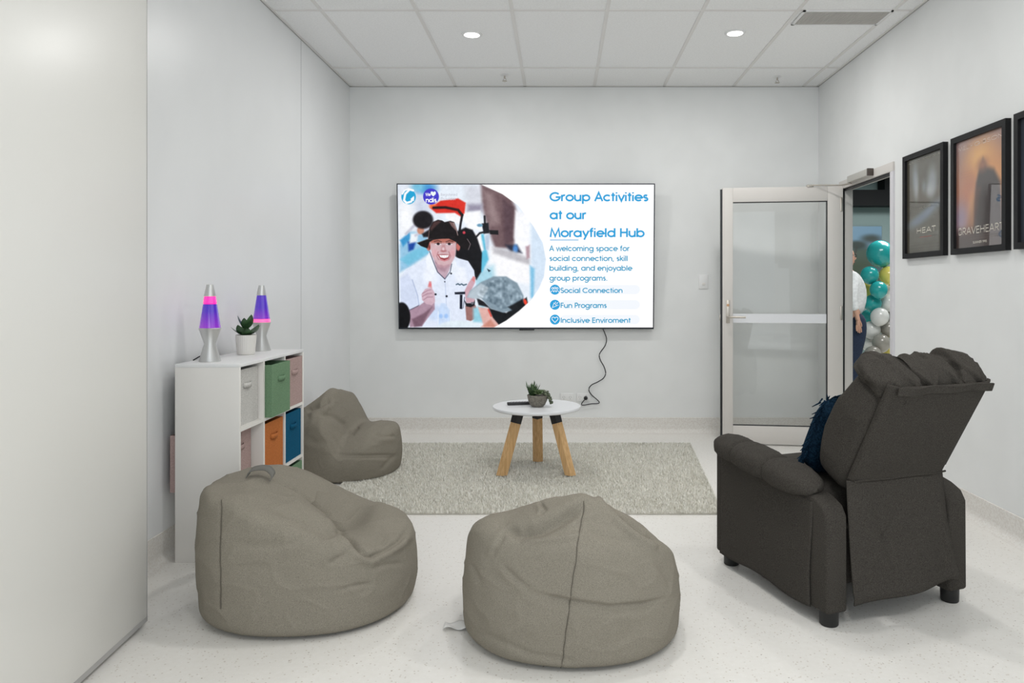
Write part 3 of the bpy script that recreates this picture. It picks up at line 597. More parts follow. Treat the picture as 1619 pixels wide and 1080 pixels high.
# ------------------------------------------------------------------ rug
RQ = [Vector((-1.33, 4.06, 0)), Vector((.90, 4.06, 0)), Vector((1.045, 5.88, 0)), Vector((-1.48, 5.88, 0))]
def rug_pt(a, b_): return RQ[0]*(1-a)*(1-b_)+RQ[1]*a*(1-b_)+RQ[2]*a*b_+RQ[3]*(1-a)*b_
NT = 100000
ab = rng.random((NT, 2)); edge = rng.random(NT) < .05
side = rng.integers(0, 4, NT)
ab[edge & (side == 0), 0] = 0; ab[edge & (side == 1), 0] = 1; ab[edge & (side == 2), 1] = 0; ab[edge & (side == 3), 1] = 1
q = np.array([v[:2] for v in RQ]); a_, b_ = ab[:, :1], ab[:, 1:]
pos = q[0]*(1-a_)*(1-b_)+q[1]*a_*(1-b_)+q[2]*a_*b_+q[3]*(1-a_)*b_
th = rng.random(NT)*2*math.pi; ln = .015+.009*rng.random(NT); wd = .0024+.0022*rng.random(NT); tilt = rng.random(NT)*.95
cl = np.array([noise.noise(Vector((x*2.2, y*2.2, 3))) for x, y in pos]); th = th*.85+cl*3.5
V = np.zeros((NT, 3, 3)); dx, dy = np.cos(th), np.sin(th)
V[:, 0, 0] = pos[:, 0]-dy*wd; V[:, 0, 1] = pos[:, 1]+dx*wd; V[:, 1, 0] = pos[:, 0]+dy*wd; V[:, 1, 1] = pos[:, 1]-dx*wd; V[:, :2, 2] = .006
V[:, 2, 0] = pos[:, 0]+dx*ln*np.sin(tilt); V[:, 2, 1] = pos[:, 1]+dy*ln*np.sin(tilt); V[:, 2, 2] = .006+ln*np.cos(tilt)
ns = 24
base = np.array([[(*rug_pt(i/ns, j/ns)[:2], .008) for j in range(ns+1)] for i in range(ns+1)]).reshape(-1, 3)
skirt = [(*rug_pt(*c)[:2], z) for c in ((0, 0), (1, 0), (1, 1), (0, 1)) for z in (.001, .009)]
vs = np.vstack([V.reshape(-1, 3), base, np.array(skirt)])
fc = [(3*i, 3*i+1, 3*i+2) for i in range(NT)]; o_ = 3*NT
fc += [(o_+i*(ns+1)+j, o_+(i+1)*(ns+1)+j, o_+(i+1)*(ns+1)+j+1, o_+i*(ns+1)+j+1) for i in range(ns) for j in range(ns)]
o2 = o_+len(base); fc += [(o2+2*i, o2+2*((i+1) % 4), o2+2*((i+1) % 4)+1, o2+2*i+1) for i in range(4)]
me = bpy.data.meshes.new('rug'); me.from_pydata(vs.tolist(), [], fc); me.update()
ca = me.color_attributes.new('paint', 'FLOAT_COLOR', 'POINT')
t_ = rng.random(NT)**1.2; colr = np.array(L(218, 215, 204))*(1-t_[:, None])+np.array(L(250, 249, 243))*t_[:, None]
rgba = np.ones((len(vs), 4), np.float32); rgba[:3*NT, :3] = np.repeat(colr, 3, 0); rgba[3*NT:, :3] = L(215, 211, 200); ca.data.foreach_set('color', rgba.reshape(-1))
o = link('rug', me, attr_mat('rug yarn', .95, spec=.05)); tag(o, 'rectangular pale grey shaggy rug under the round table', 'rug')
RUGZ = .022

# ------------------------------------------------------------------ coffee table and what stands on it
TX, TY, TZ = -.157, 4.99, .458
t = root('coffee_table', 'low round white table with three oak legs on the rug', 'table', (TX, TY, .020))
MB().lathe([(.0, .416), (.290, .416), (.297, .419), (.300, .424), (.300, .435), (.298, .438), (.0, .438)], 96).build('tabletop', M_table, t)
def leg(dirv, m1, m2):
    top = dirv*.135+Vector((0, 0, .417)); bot = dirv*.262
    ax = (top-bot).normalized(); rad = Vector((dirv.x, dirv.y, 0)); a = Vector((-rad.y, rad.x, 0)); bb = ax.cross(a).normalized()
    def ring(p, r, flat):
        out = []
        for k in range(6):
            g = math.pi/3*k+math.pi/6; v = p+(a*math.cos(g)+bb*math.sin(g))*r
            if flat is not None: v = v+ax*((flat-v.z)/ax.z)
            out.append(v)
        return out
    cut = bot.lerp(top, .80)
    def seg(p, q_, r0, r1, f0, f1, name, m, par):
        A, B = ring(p, r0, f0), ring(q_, r1, f1)
        return MB().add(A+B, [(i, (i+1) % 6, 6+(i+1) % 6, 6+i) for i in range(6)]+[tuple(range(6))[::-1], tuple(range(6, 12))]).build(name, m, par)
    lg = seg(bot, cut, .041, .040, .0, None, 'leg', m1, t)
    seg(cut, top, .0415, .043, None, .4165, 'leg_cap', m2, lg)
for an in (90, 210, 330): leg(Vector((math.cos(math.radians(an)), math.sin(math.radians(an)), 0)), M_oak, M_black)
top = .020+.438
c = at(850, 636, 4.97); bx = (850-PX)*4.95/F
t = root('succulent_bowl', 'small stone bowl of green succulents on the round white table', 'potted plant', (bx, 4.95, top))
M_stone = noisy(mat('rough stone', (.2, .185, .155), .9), (.12, .11, .09), (.26, .24, .20), 90, .3, .7, 4, bump=.6, bscale=160, dist=.004)
MB().lathe([(.0, 0), (.036, 0), (.050, .012), (.064, .04), (.072, .078), (.067, .081), (.060, .072), (.0, .070)], 40).build('bowl', M_stone, t)
def leafmesh(b, base, d, up, ln, wd, curl, n=7, thick=.25):
    """tapered curved leaf with a keel"""
    d = Vector(d).normalized(); up = Vector(up); s_ = d.cross(up).normalized(); u = s_.cross(d).normalized(); vs = []; fs = []
    for i in range(n+1):
        x = i/n; wv = wd*(math.sin(math.pi*min(1, x*.86+.14))**.8)*(1 if x < .98 else .05); p = Vector(base)+d*ln*x+u*curl*ln*x*x
        vs += [p-s_*wv, p-u*wv*thick, p+s_*wv, p+u*wv*thick*.35]
    for i in range(n):
        for k in range(4): fs.append((4*i+k, 4*i+(k+1) % 4, 4*i+4+(k+1) % 4, 4*i+4+k))
    fs += [(3, 2, 1, 0), (4*n, 4*n+1, 4*n+2, 4*n+3)]
    b.add(vs, fs, True)
M_spk = noisy(mat('spiky leaf green', (.05, .10, .04), .5), (.03, .07, .025), (.10, .17, .07), 60); M_ros = noisy(mat('rosette green', (.10, .16, .07), .5), (.075, .125, .05), (.20, .27, .13), 70); M_trl = noisy(mat('trailing green', (.07, .09, .05), .5), (.05, .07, .04), (.14, .16, .10), 90)
b = MB()
for k in range(34):
    a = rng.random()*6.28; e_ = .25+rng.random()*.9; leafmesh(b, (-.035+rng.normal()*.006, rng.normal()*.008, .07), (math.cos(a)*e_, math.sin(a)*e_, 1), (math.cos(a), math.sin(a), .3), .075+.035*rng.random(), .0078, -.15)
b.build('spiky_plant', M_spk, t)
b = MB()
for (x, y, z, n, sc) in ((.008, -.02, .084, 24, 1.5), (.034, .012, .087, 18, 1.15), (.0, .03, .084, 16, 1.2)):
    for k in range(n):
        a = k*2.4; e_ = .25+.9*k/n; leafmesh(b, (x, y, z), (math.cos(a)*e_, math.sin(a)*e_, 1.1-.85*k/n), (math.cos(a), math.sin(a), .2), (.024+.014*k/n)*sc, .010*sc, .12, thick=.4)
b.build('rosette_plant', M_ros, t)
b = MB()
for k in range(60):
    s_ = rng.random(); x = .045+.05*s_+rng.normal()*.006; z = .09+.02*s_-.085*max(0, s_-.35)**1.2*1.7+rng.normal()*.006; y = -.02+rng.normal()*.016
    M_ = Matrix.Translation((x, y, z)) @ Matrix.Diagonal((.008, .008, .0075, 1)); b.lathe([(0, -1), (.7, -.7), (1, 0), (.7, .7), (0, 1)], 8, M_)
b.build('trailing_plant', M_trl, t)
t = root('remote_control', 'black remote control lying on the round white table behind the bowl', 'remote control', (at(824, 634, 5.0).x, 5.03, top), math.radians(13))
MB().box(-.098, .098, -.021, .021, 0, .019, .005, seg=3).build('case', M_black, t)
b = MB()
for i in range(7):
    for j in range(3): b.lathe([(.0045, .018), (.0045, .0205), (0, .0208)], 10, Matrix.Translation((-.07+i*.02, -.012+j*.012, 0)))
b.build('button', mat('grey buttons', (.28, .28, .3), .5), t)

# ------------------------------------------------------------------ cube shelf with fabric bins
SY0, SY1, SX0, SX1, SH, TK = 3.345, 4.186, -1.762, -1.467, .909, .016
t = root('cube_shelf', 'white open cube shelf with nine compartments along the left wall', 'shelf', ((SX0+SX1)/2, (SY0+SY1)/2, 0))
sx, sy = (SX1-SX0)/2, (SY1-SY0)/2; cw = (2*sy-4*TK)/3; ch = (SH-4*TK)/3
for s_ in (-1, 1): MB().box(-sx, sx, min(s_*sy, s_*(sy-TK)), max(s_*sy, s_*(sy-TK)), 0, SH-TK, .001).build('side_panel', M_lam, t)
MB().box(-sx, sx, -sy, sy, SH-TK, SH, .0012).build('top_panel', M_white, t)
MB().box(-sx, sx, -sy+TK, sy-TK, .0, TK, .001).build('base_panel', M_lam, t)
for k in (1, 2): MB().box(-sx, sx-.001, -sy+TK+k*cw+(k-1)*TK, -sy+TK+k*cw+k*TK, TK, SH-TK).build('divider', M_lam, t)
for k in (1, 2): MB().box(-sx, sx-.0005, -sy+TK, sy-TK, k*(ch+TK), k*(ch+TK)+TK).build('shelf_board', M_lam, t)
def bin_mat(n, a):
    a = np.array(lin(a)); return noisy(mat(n, a, .9, spec=.1), tuple(a*.88), tuple(np.minimum(a*1.12, 1)), 170, .35, .65, 2, bump=.25, bscale=500)
BD, BW, BH = .268, .247, .262
def storage_bin(col, row, front, m, label, tilt=0):
    z = row*(ch+TK)+TK; y = SY0+TK+col*(cw+TK)+cw/2
    r = root('storage_bin', label, 'storage bin', (front-BD/2, y, z+.0005), tilt, 'fabric bins in the cube shelf')
    b = MB().box(-BD/2, BD/2, -BW/2, BW/2, 0, .005); th_ = .005
    b.box(BD/2-th_, BD/2, -BW/2, BW/2, .005, BH); b.box(-BD/2, -BD/2+th_, -BW/2, BW/2, .005, BH); b.box(-BD/2+th_, BD/2-th_, -BW/2, -BW/2+th_, .005, BH); b.box(-BD/2+th_, BD/2-th_, BW/2-th_, BW/2, .005, BH)
    b.build('body', m, r)
    pts = [(BD/2, -.042, .185), (BD/2+.005, -.038, .186), (BD/2+.010, -.02, .184), (BD/2+.012, 0, .183), (BD/2+.010, .02, .184), (BD/2+.005, .038, .186), (BD/2, .042, .185)]
    P = np.array([[(x, y_, z_+dz) for dz in (-.012, .012)] for x, y_, z_ in pts]); grid('handle', P, m, r, thick=.003)
    return r
mp, mg = bin_mat('dusty pink fabric', (176, 152, 148)), bin_mat('sage green fabric', (112, 142, 112))
mw_ = bin_mat('pale grey fabric', (196, 194, 190))
storage_bin(0, 2, -1.494, mw_, 'pale grey fabric bin in the top row at the near end of the shelf')
storage_bin(1, 2, -1.436, mg, 'sage green fabric bin pulled partly out of the top row')
storage_bin(2, 2, -1.468, mp, 'dusty pink fabric bin in the top row at the far end')
storage_bin(0, 1, -1.528, mp, 'dusty pink fabric bin pushed back through the middle row of the shelf')
storage_bin(1, 1, -1.474, bin_mat('burnt orange fabric', (186, 112, 62)), 'burnt orange fabric bin in the centre of the shelf')
storage_bin(2, 1, -1.476, bin_mat('teal blue fabric', (18, 84, 116)), 'teal blue fabric bin below the pink one at the far end')
storage_bin(1, 0, -1.480, mw_, 'pale grey fabric bin in the bottom row below the orange one')
storage_bin(2, 0, -1.470, mg, 'sage green fabric bin in the bottom row below the blue one')

def lava(Y, px, lb, wax):
    t = root('lava_lamp', lb, 'lava lamp', ((px-PX)*Y/F, Y, SH), 0, 'lava lamps on the cube shelf')
    MB().lathe([(.0, 0), (.048, 0), (.049, .003), (.0255, .084), (.049, .157), (.047, .160), (.0, .160)], 40).build('base', M_silver, t)
    MB().lathe([(.0258, .309), (.0262, .312), (.015, .365), (.0, .366)], 40).build('cap', M_silver, t)
    z0, z1 = (.160, .272) if wax == 'top' else (.178, .309)
    rr = lambda z: .0475+(.0252-.0475)*(z-.16)/(.309-.16)
    m = mat('purple liquid '+wax, L(60, 30, 150), .08, coat=1); N, K, P = nodes(m)
    tcx = N.new('ShaderNodeTexCoord'); sp = N.new('ShaderNodeSeparateXYZ'); K.new(tcx.outputs['Object'], sp.inputs[0])
    mr = N.new('ShaderNodeMapRange'); mr.inputs['From Min'].default_value = .16; mr.inputs['From Max'].default_value = .24; K.new(sp.outputs['Z'], mr.inputs['Value'])
    rp = N.new('ShaderNodeValToRGB'); rp.color_ramp.elements[0].color = (*L(168, 50, 196), 1); rp.color_ramp.elements[1].color = (*L(72, 36, 176), 1); K.new(mr.outputs[0], rp.inputs[0])
    K.new(rp.outputs[0], P.inputs['Emission Color']); P.inputs['Emission Strength'].default_value = .62
    liq = MB().lathe([(0, z0)]+[(rr(z0+(z1-z0)*k/6), z0+(z1-z0)*k/6) for k in range(7)]+[(0, z1)], 40).build('liquid', m, t)
    mwx = mat('glowing wax '+wax, L(255, 40, 150), .2, emit=L(255, 36, 150) if wax == 'top' else L(255, 110, 160), estr=1.05, coat=1)
    if wax == 'top': prof = [(0, .262), (.012, .264), (.026, .271)]+[(rr(z)+.0004, z) for z in (.276, .29, .309)]+[(0, .309)]
    else: prof = [(0, .160)]+[(rr(z)+.0004, z) for z in (.160, .168, .176)]+[(.036, .181), (.02, .185), (.0, .187)]
    MB().lathe(prof, 40).build('wax', mwx, t)
    return t
t = lava(3.47, 332, 'silver and purple lava lamp at the near end of the white shelf', 'top')
MB().tube([(-.02, .04, .004), (-.05, .045, .012), (-.075, .06, .02), (-.11, .06, .0)], .003).build('cord', M_black, t)
lava(4.08, 413.5, 'silver and purple lava lamp behind the potted plant at the far end of the shelf', 'bottom')
t = root('potted_plant', 'small broad-leaved plant in a ribbed white pot on the shelf between the lava lamps', 'potted plant', ((389-PX)*3.84/F, 3.84, SH))
MB().lathe([(.0, 0), (.040, 0), (.044, .004), (.050, .088), (.051, .103), (.047, .104), (.044, .092), (.0, .090)], 120, ripple=lambda a, z: 1+.018*math.cos(30*a)*(1 if .006 < z < .1 else 0)).build('pot', mat('white ceramic', (.72, .70, .66), .5), t)
MB().lathe([(0, .093), (.045, .091)], 24).build('soil', mat('soil', (.05, .035, .025), .9), t)
M_lf = noisy(mat('deep green leaf', (.03, .08, .03), .35), (.02, .055, .02), (.05, .12, .045), 40)
for k, (a, el, ln, wd, z) in enumerate([(200, .30, .085, .030, .10), (340, .35, .10, .032, .10), (260, .45, .09, .030, .10), (30, .4, .09, .028, .10), (120, .4, .085, .028, .10), (300, .25, .075, .026, .10), (190, .95, .08, .024, .135), (330, 1.0, .085, .025, .135), (70, 1.0, .08, .024, .135), (265, 1.5, .06, .022, .135)]):
    b = MB(); a = math.radians(a); leafmesh(b, (0, 0, z), (math.cos(a), math.sin(a), el), (0, 0, 1), ln, wd, .28, 10, .18); b.build('leaf', M_lf, t)
MB().tube([(0, 0, .09), (.001, 0, .14)], .008).build('stem', M_lf, t)

# ------------------------------------------------------------------ bean bags
def project(P):
    return PX+P[..., 0]*F/P[..., 1], PY-(P[..., 2]-H)*F/P[..., 1]
def poly_dist(x, y, line):
    """distance to a polyline, signed by side, and how far along it (0..1)"""
    best = np.full(x.shape, 1e9); sg = np.ones(x.shape); tt = np.zeros(x.shape)
    Ls = [math.dist(line[i], line[i+1]) for i in range(len(line)-1)]; tot = sum(Ls); acc = 0
    for i in range(len(line)-1):
        (ax, ay), (bx, by) = line[i], line[i+1]; ex, ey = bx-ax, by-ay
        t = np.clip(((x-ax)*ex+(y-ay)*ey)/(ex*ex+ey*ey), 0, 1); d = np.hypot(x-ax-t*ex, y-ay-t*ey); c = d < best
        best = np.where(c, d, best); sg = np.where(c, np.sign(ex*(y-ay)-ey*(x-ax)), sg); tt = np.where(c, (acc+t*Ls[i])/tot, tt); acc += Ls[i]
    return best*sg, tt
def bean_bag(label, cx, cy, facing, Rp, Rq, B, lat, extra, creases, seed, n=2.25, lean=None, floor_rug=False, seams=(), amp=1.0):
    t = root('bean_bag_chair', label, 'bean bag', (cx, cy, 0), facing, 'grey bean bags')
    NT_, nb, nsd, ntp = 400, 10, 80, 110
    th = np.linspace(0, 2*math.pi, NT_, endpoint=False)
    R = 1/((np.abs(np.cos(th))/Rp)**n+(np.abs(np.sin(th))/Rq)**n)**(1/n)
    bp, bz = zip(*B)
    def T(p, q): return np.interp(p, bp, bz)-lat[0]*np.where(q > 0, q*q, 0)-lat[1]*np.where(q < 0, q*q, 0)+extra(p, q)
    zr = T(R*np.cos(th), R*np.sin(th))
    rows = []
    for k in range(nb): r = R*.95*(k+.02)/nb; rows.append(np.stack([r*np.cos(th), r*np.sin(th), 0*th], -1))
    for k in range(nsd):
        s = k/(nsd-1); f = (.95+.05*min(1, s/.08)+.030*math.sin(math.pi*min(1, s*1.02)))-.022*s**4
        rows.append(np.stack([R*f*np.cos(th), R*f*np.sin(th), zr*s], -1))
    for k in range(ntp):
        s = 1-(k+1)/ntp; r = R*.935*max(s, .004)
        rows.append(np.stack([r*np.cos(th), r*np.sin(th), T(r*np.cos(th), r*np.sin(th))], -1))
    P = np.array(rows)
    for it in range(16):
        Q_ = P.copy(); Q_[1:-1] = (P[:-2]+2*P[1:-1]+P[2:])/4; Q_[nb+2:, :, :] = (np.roll(Q_, 1, 1)+2*Q_+np.roll(Q_, -1, 1))[nb+2:]/4 if it % 3 == 0 else Q_[nb+2:]; P = Q_
    if lean: P = lean(P)
    Nn = normals(P); hgt = np.clip(P[..., 2]/.1, 0, 1)
    d = (nz(P, 4.5, seed)*.010+nz(P*np.array([1, 1, 1.5]), 12, seed+1)*.0028)*hgt
    rd = 1-np.abs(nz(P*np.array([1, 1, 1.4]), 7.5, seed+2)); d = (d+(rd**9-.2)*.0035*hgt)*amp
    P = P+Nn*d[..., None]
    cs, sn = math.cos(facing), math.sin(facing)
    Wd = np.stack([cx+P[..., 0]*cs-P[..., 1]*sn, cy+P[..., 0]*sn+P[..., 1]*cs, P[..., 2]], -1)
    Nw = np.stack([Nn[..., 0]*cs-Nn[..., 1]*sn, Nn[..., 0]*sn+Nn[..., 1]*cs, Nn[..., 2]], -1)
    face = (Nw*(np.array([0, 0, H])-Wd)).sum(-1)/np.linalg.norm(Wd-np.array([0, 0, H]), axis=-1); vis = np.clip(face/.12+.6, 0, 1)
    x, y = project(Wd); dd = np.zeros(x.shape)
    for ln, depth, wpx, ridge in creases:
        ds, tt = poly_dist(x, y, ln); tap = np.clip(np.minimum(tt, 1-tt)/.18, .12, 1) if depth > .004 else 1
        dd += (-depth*np.exp(-(ds/wpx)**2)+ridge*depth*np.exp(-((ds-1.9*wpx)/(1.5*wpx))**2))*tap
    P = P+Nn*(dd*vis)[..., None]
    P[..., 2] = np.maximum(P[..., 2], .001)
    if floor_rug:
        wx = cx+P[..., 0]*cs-P[..., 1]*sn; wy = cy+P[..., 0]*sn+P[..., 1]*cs
        f = np.clip((wx-(-1.36-.09*(wy-4.3)))/.03, 0, 1)*np.clip((wy-4.05)/.03, 0, 1)*(RUGZ-.004)
        P[..., 2] = np.maximum(P[..., 2], f)
    grid('cover', P, M_bag, t, cv=True)
    for ln in seams:                                  # sewn seam lying on the cover
        fp = []
        for (ax, ay), (bx, by) in zip(ln[:-1], ln[1:]):
            k_ = max(2, int(math.dist((ax, ay), (bx, by))/4))
            fp += [(ax+(bx-ax)*i/k_, ay+(by-ay)*i/k_) for i in range(k_)]
        fp.append(ln[-1]); sel = vis > .25; idx = np.argwhere(sel); xs, ys = x[sel], y[sel]; zc9 = np.linalg.norm(Wd-np.array([0, 0, H]), axis=-1)[sel]; pp = []
        for a_, b_ in fp:
            i_, j_ = idx[np.argmin((xs-a_)**2+(ys-b_)**2)]; k9 = np.hypot(xs-a_, ys-b_); k9 = np.where(k9 < max(2.6, k9.min()+.01), zc9, 99); i_, j_ = idx[np.argmin(k9)]; v_ = Vector(P[i_, j_])+Vector(Nn[i_, j_])*.0026
            if not pp or (v_-pp[-1]).length > .004: pp.append(v_)
        
        for _ in range(3): pp = [pp[0]]+[(pp[i-1]+2*pp[i]+pp[i+1])/4 for i in range(1, len(pp)-1)]+[pp[-1]]
        MB().tube(pp, .0013, 6).build('seam', M_seam, t)
    return t, P
def gs(p, q, p0, q0, sp, sq, a): return a*np.exp(-((p-p0)/sp)**2-((q-q0)/sq)**2)

B1 = [(-.45, .465), (-.36, .485), (-.28, .500), (-.2, .505), (-.1, .47), (0, .425), (.1, .375), (.2, .325), (.3, .295), (.45, .262)]
bag1, _ = bean_bag('slumped grey bean bag with a strap handle standing in front of the white shelf', -1.005, 2.955, math.radians(4), .405, .375, B1, (.35, .25),
    lambda p, q: gs(p, q, .12, .03, .11, .16, -.10)+gs(p, q, .25, .12, .12, .16, .04)+gs(p, q, .05, -.24, .12, .10, .03)+gs(p, q, -.38, -.22, .10, .12, .03), [
    ([(440, 757), (452, 765), (487, 792), (521, 817), (542, 846), (567, 867), (587, 880)], .034, 5, .6),
    ([(560, 872), (587, 880), (612, 868), (633, 854), (648, 832)], .014, 4, .6),
    ([(500, 853), (533, 846), (556, 856)], .009, 4, .2), ([(517, 893), (535, 882), (560, 868)], .010, 4, -.4), ([(470, 830), (510, 842), (545, 850)], .006, 5, .5),
    ([(420, 800), (470, 822), (500, 826)], .006, 6, .6), ([(348, 795), (346, 880), (347, 960)], .0035, 1.4, 0), ([(533, 934), (560, 926), (590, 922)], .006, 3, .2),
    ([(345, 770), (370, 775), (410, 772)], .005, 5, .6), ([(600, 840), (612, 852), (600, 866)], .006, 3, .5), ([(380, 860), (420, 864), (470, 858)], .004, 7, .5), ([(585, 900), (610, 893), (640, 890)], .005, 4, .2)], 1, seams=[[(350, 790), (347, 880), (349, 965)], [(452, 766), (470, 779), (487, 793), (505, 806), (521, 819)]])
B2 = [(-.42, .38), (-.34, .44), (-.27, .505), (-.2, .525), (-.12, .50), (-.02, .44), (.1, .36), (.2, .31), (.3, .30), (.42, .28)]
bag2, _ = bean_bag('grey bean bag seen from behind, standing in front of the rug, with a peaked top', .045, 2.745, math.radians(86), .375, .392, B2, (.95, 1.35),
    lambda p, q: gs(p, q, -.24, -.05, .05, .06, .035)+gs(p, q, -.24, .20, .12, .09, -.035)+gs(p, q, -.1, -.30, .12, .06, -.03)+gs(p, q, .1, 0, .15, .2, -.04)+gs(p, q, .0, -.33, .2, .10, .03)+gs(p, q, -.1, .3, .25, .1, .01), [
    ([(838, 937), (870, 944), (898, 950), (930, 955), (964, 960), (1020, 955), (1062, 944)], .013, 3.5, -.9),
    ([(925, 790), (921, 820), (914, 860), (904, 925), (897, 980), (890, 1030), (887, 1068)], .0035, 1.3, 0),
    ([(926, 796), (905, 812), (880, 828), (855, 840), (822, 848), (790, 836)], .020, 8, .45), ([(852, 792), (862, 806), (853, 816)], .010, 3, .6),
    ([(912, 846), (880, 852), (845, 854), (800, 846)], -.008, 5, 0), ([(800, 840), (785, 866), (775, 885)], .006, 4, .6),
    ([(945, 790), (966, 815), (1000, 845), (1034, 862)], -.014, 5, 0), ([(955, 790), (985, 820), (1020, 846), (1050, 858)], .020, 6, .3), ([(925, 838), (960, 852), (1000, 860)], .006, 6, .6),
    ([(790, 890), (815, 915), (842, 936)], .007, 4, .6), ([(1030, 880), (1050, 905), (1062, 930)], .005, 4, .2), ([(745, 890), (760, 925)], .005, 4, .5), ([(760, 1000), (840, 1035), (905, 1045)], .004, 5, .5)], 5, seams=[[(925, 792), (921, 820), (914, 860), (904, 925), (897, 980), (890, 1030), (887, 1062)]])
B3 = [(-.40, .39), (-.30, .44), (-.20, .51), (-.13, .55), (-.07, .535), (-.02, .45), (.03, .345), (.06, .325), (.12, .325), (.2, .335), (.28, .325), (.4, .28)]
bag3, _ = bean_bag('grey bean bag in the back left corner, half hidden behind the white shelf', -1.458, 5.03, math.radians(-4), .348, .345, B3, (.4, 1.4),
    lambda p, q: gs(p, q, .02, -.05, .06, .13, -.05)+gs(p, q, -.1, 0, .06, .1, .03)+gs(p, q, -.2, -.22, .1, .1, -.03), [
    ([(483, 651), (507, 641), (526, 630)], .022, 4, .6), ([(523, 630), (519, 645), (521, 655)], .006, 3, .3),
    ([(500, 655), (525, 658), (544, 671), (556, 690)], .014, 4, .4), ([(568, 674), (560, 682), (556, 690)], .007, 3, .3), ([(588, 686), (603, 690), (627, 690)], .007, 3, .6),
    ([(527, 718), (574, 720), (626, 719)], .006, 2, -.8), ([(527, 690), (535, 705), (537, 715)], .005, 3, .5), ([(600, 745), (615, 728), (627, 718)], .005, 3, .5), ([(484, 690), (500, 700), (520, 698)], .006, 5, .6)], 9, floor_rug=True, amp=.55)
# strap handle on the first bag, sewn-in label on the second
def strap(parent, pts, wd, m, name):
    pts = catmull([Vector(p) for p in pts], 5); P = []
    for i, p_ in enumerate(pts):
        s_ = wd; P.append([p_-s_/2, p_+s_/2])
    return grid(name, np.array([[tuple(a), tuple(b_)] for a, b_ in P]), m, parent, thick=.003)
inv = Matrix.Rotation(-math.radians(4), 4, 'Z') @ Matrix.Translation((1.005, -2.955, 0))
hp_ = [inv @ at(x, y, Y) for x, y, Y in ((392, 752, 2.90), (397, 743, 2.905), (412, 739.5, 2.91), (424, 741, 2.91), (432, 750, 2.90), (429, 757, 2.885))]
strap(bag1, hp_, Vector((.004, .034, .012)), mat('strap webbing', (.15, .145, .13), .9), 'strap_handle')
c = at(716, 985, 2.72)
P = np.array([[(x, y, .004+.012*math.sin(x*40+y*30)**2) for y in np.linspace(-.03, .025, 6)] for x in np.linspace(-.036, .05, 9)])
m_tag = mat('white care label', (.75, .74, .72), .7)
inv2 = Matrix.Rotation(-math.radians(86), 4, 'Z') @ Matrix.Translation((-.045, -2.745, 0))
P = np.array([[tuple(inv2 @ (Vector(q_)+Vector(((718-PX)*2.70/F, 2.70, .002)))) for q_ in r_] for r_ in P])
grid('care_label', P, m_tag, bag2, thick=.0008)

# ------------------------------------------------------------------ recliner armchair
CH = root('recliner_armchair', 'dark charcoal fabric recliner armchair with its back to us in front of the doorway', 'armchair', (1.299, 2.801, 0), math.radians(20.4))
def cush(name, P, wr, seed, sc=9):
    Nn = normals(P); rd = (1-np.abs(nz(P, sc, seed)))**5-.3
    return grid(name, P+Nn*(rd*wr+nz(P, 4, seed+3)*wr)[..., None], M_chair, CH, cv=True)
def arm(s):
    # side profile (v, z)
    prof = [(-.01, .055), (.735, .05), (.735, .50), (.70, .545), (.55, .545), (.40, .530), (.25, .508), (.14, .490), (.06, .470), (.015, .448), (-.008, .41)]
    u0, u1 = sorted((s*.25, s*.345)); MB().prism(prof, u0, u1, 'x', .014).build('arm_body', M_chair, CH)
    # loose outer flap
    nu, nv = 40, 36; P = np.zeros((nu, nv, 3))
    for i in range(nu):
        a = i/(nu-1); v = .075+a*.61; ztop = float(np.interp(v, [.06, .14, .25, .40, .55, .70], [.445, .470, .488, .510, .525, .525]))
        for j in range(nv):
            b_ = j/(nv-1); z = .058-.006*math.sin(a*9)+(ztop-.06)*b_
            P[i, j] = (s*(.3435+.0055*(1-b_)**.5+.006*(1-b_)*math.sin(a*6+1)+.004*math.sin(a*3.1)+.010*math.exp(-((a-.47-.12*b_)/.035)**2)*max(0, .38-b_)), v+.006*math.sin(b_*5)*(1-a)-.004*math.sin(b_*6)*a, z)
    grid('side_flap', P, M_chair, CH, thick=.007)
    # padded arm top, three tufted sections
    nu, nv = 90, 48; P = np.zeros((nu, nv, 3))
    for i in range(nu):
        a = i/(nu-1); v = (.075 if s < 0 else .125)+a*(.665 if s < 0 else .615); env = (1-abs(2*a-1)**5)**.45 if 0 < a < 1 else .0
        env = max(env, .02); pinch = 1-.20*math.exp(-((a-.38)/.016)**2)-.20*math.exp(-((a-.72)/.016)**2)+.04*math.cos((a-.55)*18.5); zc = .498+.058*a; k = env*pinch
        for j in range(nv):
            g = 2*math.pi*j/nv; cx_, cz_ = math.cos(g), math.sin(g); e_ = .72
            P[i, j] = (s*(.318+(.083 if s < 0 else .070)*k*math.copysign(abs(cx_)**e_, cx_)), v, zc+.048*k*math.copysign(abs(cz_)**e_, cz_)-.012*(cx_ > 0)*abs(cx_))
    Nn = normals(P); P2 = P+Nn*(nz(P, 9, 3)*.003+(1-np.abs(nz(P, 16, 5)))**8*.003)[..., None]; grid('arm_pad', P2, M_chair, CH, cv=True)
arm(-1); arm(1)
for s in (-1, 1):
    for v in (.035, .675): MB().lathe([(.0, 0), (.031, 0), (.034, .004), (.036, .085), (.0, .085)], 28, Matrix.Translation((s*.30, v, 0))).build('leg', M_leg, CH)
# seat and footrest
cush('seat_cushion', superq(.248, .30, .085, .35, .3)+np.array([0, .42, .40]), .006, 21)
MB().box(-.246, .246, .06, .70, .12, .34, .02).build('seat_base', M_chair, CH)
cush('footrest', superq(.248, .05, .17, .4, .35)+np.array([0, .715, .265]), .005, 23)
